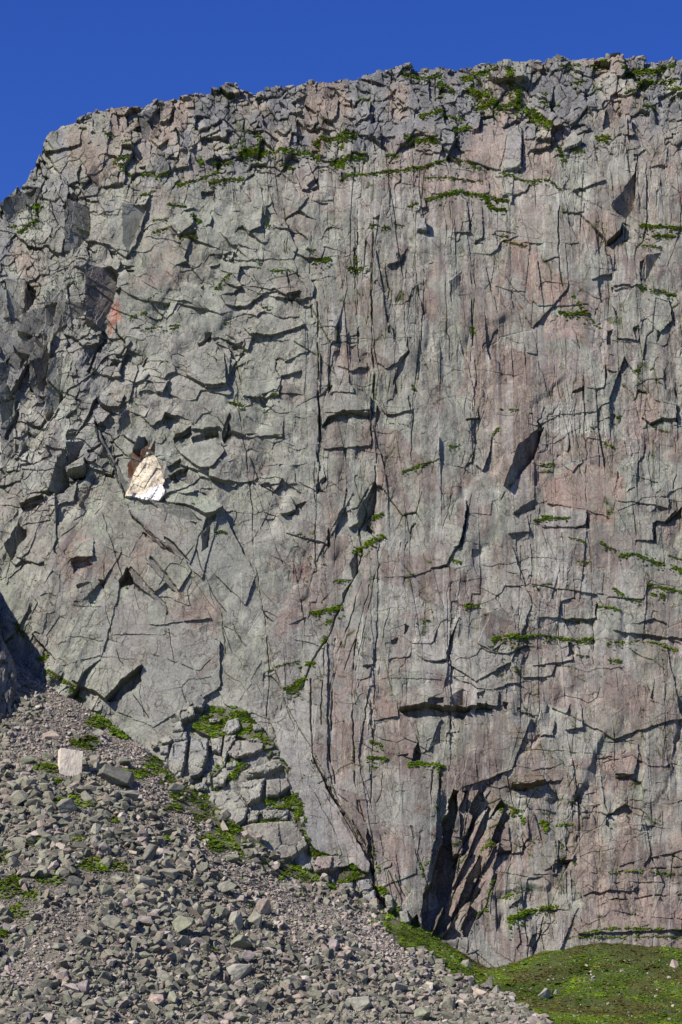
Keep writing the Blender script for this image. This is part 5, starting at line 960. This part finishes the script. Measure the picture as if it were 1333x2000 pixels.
# traced boulders: centre, width and height in photo pixels, colour, boxiness, short name for others' labels, own label
TB = [
    (136, 1494, 46, 56, CREAM, .95, 'the cream cube boulder', 'cream square-cut boulder with a flat bright face, cube-like'),
    (222, 1518, 94, 42, DARK, .5, 'the long dark slab boulder', 'longest dark slab boulder lying below the shaded gully'),
    (49, 1484, 54, 20, GREEN, .6, 'the flat gully slab', 'flat grey-green slab boulder lying below the gully shadow'),
    (92, 1478, 34, 18, GREEN, .5, None, 'flat grey-green slab boulder touching the end of the flat gully slab'),
    (99, 1436, 36, 24, TAN, .7, 'the tan wedge', 'tan wedge boulder with a dark side, highest on the scree'),
    (38, 1561, 56, 42, GREY, .5, 'the humped edge boulder', 'big humped grey boulder left of a turf patch'),
    (176, 1557, 40, 30, GREY, .75, 'the blocky turf boulder', 'blocky grey boulder with turf on its left side'),
    (128, 1577, 46, 34, GREY, .4, None, 'broad grey boulder half sunk in turf'),
    (240, 1488, 42, 18, DARK, .5, None, 'dark flat boulder just above the long dark slab boulder'),
    (273, 1489, 34, 13, GREY, .5, None, 'thin flat boulder right above the long dark slab boulder'),
    (191, 1431, 26, 19, PALE, .6, 'the pale foot boulder', 'pale boulder lying on turf under the foot of the smooth slabs'),
    (180, 1455, 28, 14, GREEN, .5, None, 'flat green-grey slab in the turf under the pale foot boulder'),
    (186, 1483, 30, 22, GREY, .5, None, 'grey boulder between the cream cube and the long dark slab'),
    (345, 1543, 42, 27, DARK, .6, 'the dark column-foot boulder', 'dark boulder at the foot of the leaning block columns'),
    (187, 1620, 28, 24, PALE, .4, 'the rounded pale boulder', 'rounded pale boulder in the middle of the upper scree'),
    (252, 1553, 44, 24, GREY, .5, None, 'grey boulder just below the right end of the long dark slab boulder'),
    (295, 1668, 44, 38, DARK, .6, 'the dark pointed boulder', 'dark sharp-topped boulder standing above its neighbours in mid scree'),
    (277, 1718, 62, 34, PALE, .5, 'the broad pale boulder', 'broad pale grey boulder below the dark pointed boulder'),
    (327, 1703, 52, 34, GREY, .6, None, 'wedge boulder right of the broad pale boulder'),
    (208, 1738, 36, 27, GREEN, .6, None, 'grey-green boulder below the larger turf patch of the scree'),
    (230, 1720, 30, 30, GREY, .5, None, 'steep-sided boulder left of the broad pale boulder'),
    (378, 1718, 44, 28, DARK, .6, 'the dark ridge boulder', 'dark ridge-backed boulder beside the pale gravel strip'),
    (442, 1736, 46, 32, GREY, .6, None, 'grey boulder in the lower gravel strip'),
    (357, 1812, 62, 45, GREEN, .55, 'the big grey-green wedge', 'biggest grey-green wedge boulder in the lower middle of the scree'),
    (460, 1798, 42, 38, PALE, .5, 'the cracked pale boulder', 'pale cracked boulder left of the two tall paired boulders'),
    (519, 1775, 42, 44, TAN, .5, 'the tall tan boulder', 'tall tan-topped boulder, right one of a leaning pair'),
    (497, 1797, 40, 38, GREY, .6, None, 'grey angular boulder leaning under the tall tan boulder'),
    (218, 1803, 46, 30, GREY, .5, 'the undercut boulder', 'undercut grey boulder with a tan underside in lower scree'),
    (165, 1836, 42, 28, DARK, .55, 'the dark square boulder', 'dark square boulder in the lower left scree'),
    (283, 1801, 48, 24, PURP, .4, None, 'low purplish boulder between the undercut boulder and the big wedge'),
    (318, 1770, 38, 20, GREY, .5, None, 'low grey boulder above the big grey-green wedge'),
    (358, 1840, 40, 27, GREY, .5, None, 'rounded boulder touching the foot of the big grey-green wedge'),
    (465, 1841, 62, 36, GREEN, .5, None, 'wide grey-green boulder below the cracked pale boulder'),
    (483, 1870, 38, 31, PURP, .4, 'the purple boulder', 'smooth purple boulder, the most purple on the scree'),
    (472, 1898, 74, 34, PALE, .4, 'the widest pale boulder', 'widest pale boulder at the foot of the purple boulder'),
    (420, 1870, 38, 31, PURP, .5, None, 'purplish boulder left of the purple boulder'),
    (380, 1874, 40, 26, GREY, .5, None, 'sloping grey boulder in a row below the big wedge'),
    (350, 1872, 30, 28, DARK, .5, None, 'dark boulder at the end of the row below the big wedge'),
    (160, 1928, 37, 34, PURP, .6, 'the blunt purplish boulder', 'blunt purplish boulder near the bottom of the scree'),
    (85, 1920, 46, 30, GREY, .4, 'the low edge boulder', 'low grey boulder near the bottom, beside the stony gravel fan'),
    (272, 1918, 46, 26, GREY, .5, None, 'grey boulder in the low scree between purplish and widest pale'),
    (378, 1917, 32, 28, GREY, .5, None, 'knobbly grey boulder left of the widest pale boulder'),
    (302, 1952, 42, 24, PNK, .5, None, 'pinkish flat-topped boulder at the very bottom of the scree'),
    (510, 1960, 42, 38, GREY, .5, 'the bottom blunt boulder', 'blunt grey boulder at the bottom middle of the scree'),
    (83, 1703, 32, 26, GREY, .5, None, 'grey boulder among turf tufts on the left scree'),
    (57, 1703, 26, 20, GREEN, .5, None, 'smaller green-grey boulder paired among left turf tufts'),
    (77, 1648, 32, 28, GREEN, .7, 'the green block', 'square green-grey block on the left scree above turf'),
    (186, 1618 + 25, 30, 24, GREY, .5, None, 'grey boulder right under the rounded pale boulder'),
    (145, 1720, 32, 30, DARK, .6, None, 'dark upright boulder left of the larger turf patch'),
    (780, 1928, 42, 27, PALE, .6, 'the pale foot-turf boulder', 'pale boulder at the edge of scree and foot turf'),
    (937, 1938, 46, 26, TAN, .5, 'the tan turf-edge boulder', 'tan boulder lying where scree meets the turf hillside'),
    (969, 1936, 30, 22, GREY, .5, None, 'grey boulder right of the tan turf-edge boulder'),
    (880, 1963, 42, 32, GREY, .5, None, 'grey boulder below the tan turf-edge boulder'),
    (823, 1981, 48, 29, GREEN, .5, 'the lower green boulder', 'green-grey boulder in the bottom right scree'),
    (704, 1962, 54, 32, PALE, .5, 'the lower pale boulder', 'large pale boulder in the bottom right scree'),
    (1062, 1943, 33, 29, PALE, .6, 'the lone white-grey boulder', 'lone white-grey boulder standing on the turf hillside'),
    (912, 1883, 24, 20, GREY, .6, 'the hollow boulder', 'grey boulder in the turf hollow below the gully mouth'),
    (852, 1888, 22, 14, PALE, .5, None, 'low pale boulder below the gully mouth turf'),
    (1087, 1939, 15, 11, PALE, .5, None, 'small pale stone beside the lone white-grey boulder'),
    (1319, 1883, 22, 18, PNK, .5, 'the pinkish hillside boulder', 'pinkish boulder on the turf at the foot of the banded wall'),
    (1218, 1897, 14, 9, PALE, .7, None, 'small white block near the crest of the turf hillside'),
    (1160, 1914, 13, 10, GREY, .5, None, 'small grey stone on the turf below the hillside crest'),
    (1307, 1910, 12, 8, PALE, .5, None, 'small pale stone below the pinkish hillside boulder'),
    (1189, 1961, 9, 8, PALE, .6, None, 'tiny white stone lowest on the turf hillside'),
]
marks = []; used = []; BM = []; cols_all = [GREY, GREEN, PALE, DARK, PURP, PNK, TAN]
def put_boulder(o, bx_, by_, bw, bh, clr, rz, tilt=.12):
    p = on_ground(bx_, by_ + bh * .30)
    if p is None: return None
    dist = (p - CAM) @ FW; m = dist / F
    W = bw * m * .5; H = bh * m * .58; Dp = W * (0.75 + .2 * math.sin(bx_))
    o.scale = (W * 1.08, Dp, H * 1.05); o.rotation_euler = (tilt * math.sin(by_), tilt * math.cos(bx_ * 1.3), rz)
    o.location = p + np.array([0, Dp * .3, H * .5])
    o.color = (*clr, 1)
    return o
for k, (bx_, by_, bw, bh, clr, boxy, short, lab) in enumerate(TB):
    o = bpy.data.objects.new('boulder', boulder_mesh(2000 + k, boxy, 10 + k % 5))
    if put_boulder(o, bx_, by_, bw, bh, clr, (.3 if boxy > .9 else .5 * math.sin(k * 2.1))) is None: continue
    C.objects.link(o); tag(o, lab, 'boulder', 'boulders strewn over the scree' if bx_ < 1000 else 'stones on the turf hillside')
    used.append((bx_, by_, bw, bh))
    if short: marks.append((bx_, by_, short))
PROTO = [boulder_mesh(2300 + k, .3 + .1 * (k % 6), 9 + k % 6) for k in range(24)]
ORD = ['nearest', 'second', 'third', 'fourth', 'fifth', 'sixth', 'seventh', 'eighth', 'ninth', 'tenth', 'eleventh', 'twelfth', 'thirteenth', 'fourteenth', 'fifteenth', 'sixteenth']
cand = []; tries = 0
rb = random.Random(5)
INNER = A(2, 1440, 60, 1420, 200, 1440, 300, 1540, 400, 1640, 520, 1712, 640, 1760, 740, 1840, 840, 1885, 960, 1960, 1040, 1990, 1040, 1996, 2, 1996)
proto_obj = None
while len(cand) < 232 and tries < 20000:
    tries += 1
    a = rb.uniform(2, 1040); b = rb.uniform(1430, 1992)
    if not inpoly(np.array([a]), np.array([b]), INNER)[0]: continue
    fi_ = fine(np.array([a]), np.array([b]))[0]
    big = len(cand) < 90
    bw = rb.uniform(20, 36) if big else rb.uniform(13, 22)
    if fi_ > .45 and rb.random() < .8: continue
    if turfness(np.array([a, a, a]), np.array([b, b - 12, b - 22])).any(): continue
    if b < 1560 and bw > 24: continue
    bh = bw * rb.uniform(.48, .85)
    if any(abs(a - u[0]) < (bw + u[2]) * .46 and abs(b - u[1]) < (bh + u[3]) * .46 for u in used): continue
    used.append((a, b, bw, bh)); cand.append((a, b, bw, bh))
bins = {}
for (a, b, bw, bh) in cand:
    d, sx_, sy_, nm = min((math.hypot(a - u, (b - v) * 1.2), a - u, b - v, s_) for u, v, s_ in marks)
    way = ('right of' if sx_ > 0 else 'left of') if abs(sx_) > abs(sy_) * 1.1 else ('below' if sy_ > 0 else 'above')
    bins.setdefault((nm, way), []).append((d, a, b, bw, bh))
proto_obj = [None] * 24
for (nm, way), L in bins.items():
    for q, (d, a, b, bw, bh) in enumerate(sorted(L)):
        k = rb.randrange(24); clr = rb.choices(cols_all, [8, 8, 4, 5, 2, 2, 1])[0]
        if proto_obj[k] is None: o = proto_obj[k] = bpy.data.objects.new('boulder', PROTO[k])
        else: o = proto_obj[k].copy()
        j_ = rb.uniform(.88, 1.14)
        if put_boulder(o, a, b, bw, bh, tuple(c_ * j_ for c_ in clr), rb.uniform(0, 6.28), .2) is None: continue
        C.objects.link(o)
        size = 'big' if bw > 28 else 'medium' if bw > 20 else 'small'
        shape = 'flat' if bh / bw < .57 else 'chunky' if bh / bw > .74 else 'angular'
        tag(o, f'{size} {shape} {CNAME[clr]} boulder, {ORD[min(q, 15)]}{" one" if q else ""} {way} {nm}', 'boulder', 'boulders strewn over the scree')
keep = np.ones(len(ss), bool)
for a, b, bw, bh in used: keep &= ~((abs(spx - a) < bw * .42) & (spy > b - bh * .2) & (spy < b + bh * .62) & (ss > .42))
scatter('scree', VAR, P[keep], ss[keep], SC_C[keep], .45, rng)
# ---- boulders on the skyline
RB = [(1189, 104, 17, 15, DARK, 'dark boulder perched highest on the skyline'), (797, 126, 30, 10, PALE, 'wide flat-topped skyline block above the stacked crags'), (757, 134, 16, 9, GREY, 'small skyline boulder just left of the wide flat-topped block'), (610, 158, 18, 12, GREY, 'rounded boulder on the skyline step over the dark corner'), (832, 129, 18, 9, PALE, 'pale skyline boulder right of the wide flat-topped block'),
      (1050, 117, 22, 9, PALE, 'pale flat skyline boulder left of the dark perched one'), (1095, 113, 18, 8, PALE, 'low pale skyline stone between two flat boulders'), (1142, 110, 20, 9, GREY, 'flat skyline boulder touching the dark perched one'), (1255, 110, 26, 10, PALE, 'broad pale skyline boulder above the wide rim turf'), (1310, 110, 26, 14, GREY, 'grey skyline boulder at the far end of the rim'), (945, 128, 24, 9, PALE, 'flat pale boulder on the skyline above the turf gully'), (992, 124, 18, 8, GREY, 'small grey stone on the skyline above the turf gully'), (450, 170, 24, 8, PALE, 'thin pale slab on the skyline hump above the broken crags'), (340, 188, 14, 8, GREY, 'small skyline boulder beside a grassy nick in the rim'), (175, 222, 14, 8, GREY, 'first small boulder on the rim above the steep prow'), (525, 168, 22, 9, PALE, 'pale skyline block right of the thin slab'), (1215, 112, 18, 10, GREY, 'grey skyline boulder right of the dark perched one'), (885, 133, 18, 8, GREY, 'low grey stone on the middle of the skyline')]
for k, (bx_, by_, bw, bh, clr, lab) in enumerate(RB):
    o = bpy.data.objects.new('boulder', boulder_mesh(2600 + k, .75, 12)); p = on_wall(np.array([float(bx_)]), np.array([by_ + 4.0]))[0]
    W = bw * MPP * .55; o.scale = (W, W * .8, bh * MPP * .62); o.rotation_euler = (.1 * math.sin(k), .12 * math.cos(k * 2), k * 1.3)
    ci = int(np.argmin(abs(xs - bx_))); rc = pos[2, max(0, ci - 4):ci + 5]; o.location = (pos[2, ci][0], rc[:, 1].mean() + .2, np.median(rc[:, 2]) + bh * MPP * .22)
    o.color = (*clr, 1); C.objects.link(o); tag(o, lab, 'boulder', 'boulders along the skyline rim')
print('stats', len(cliff.data.vertices), len(ss), len(gp), len(x), len(cand), tries)
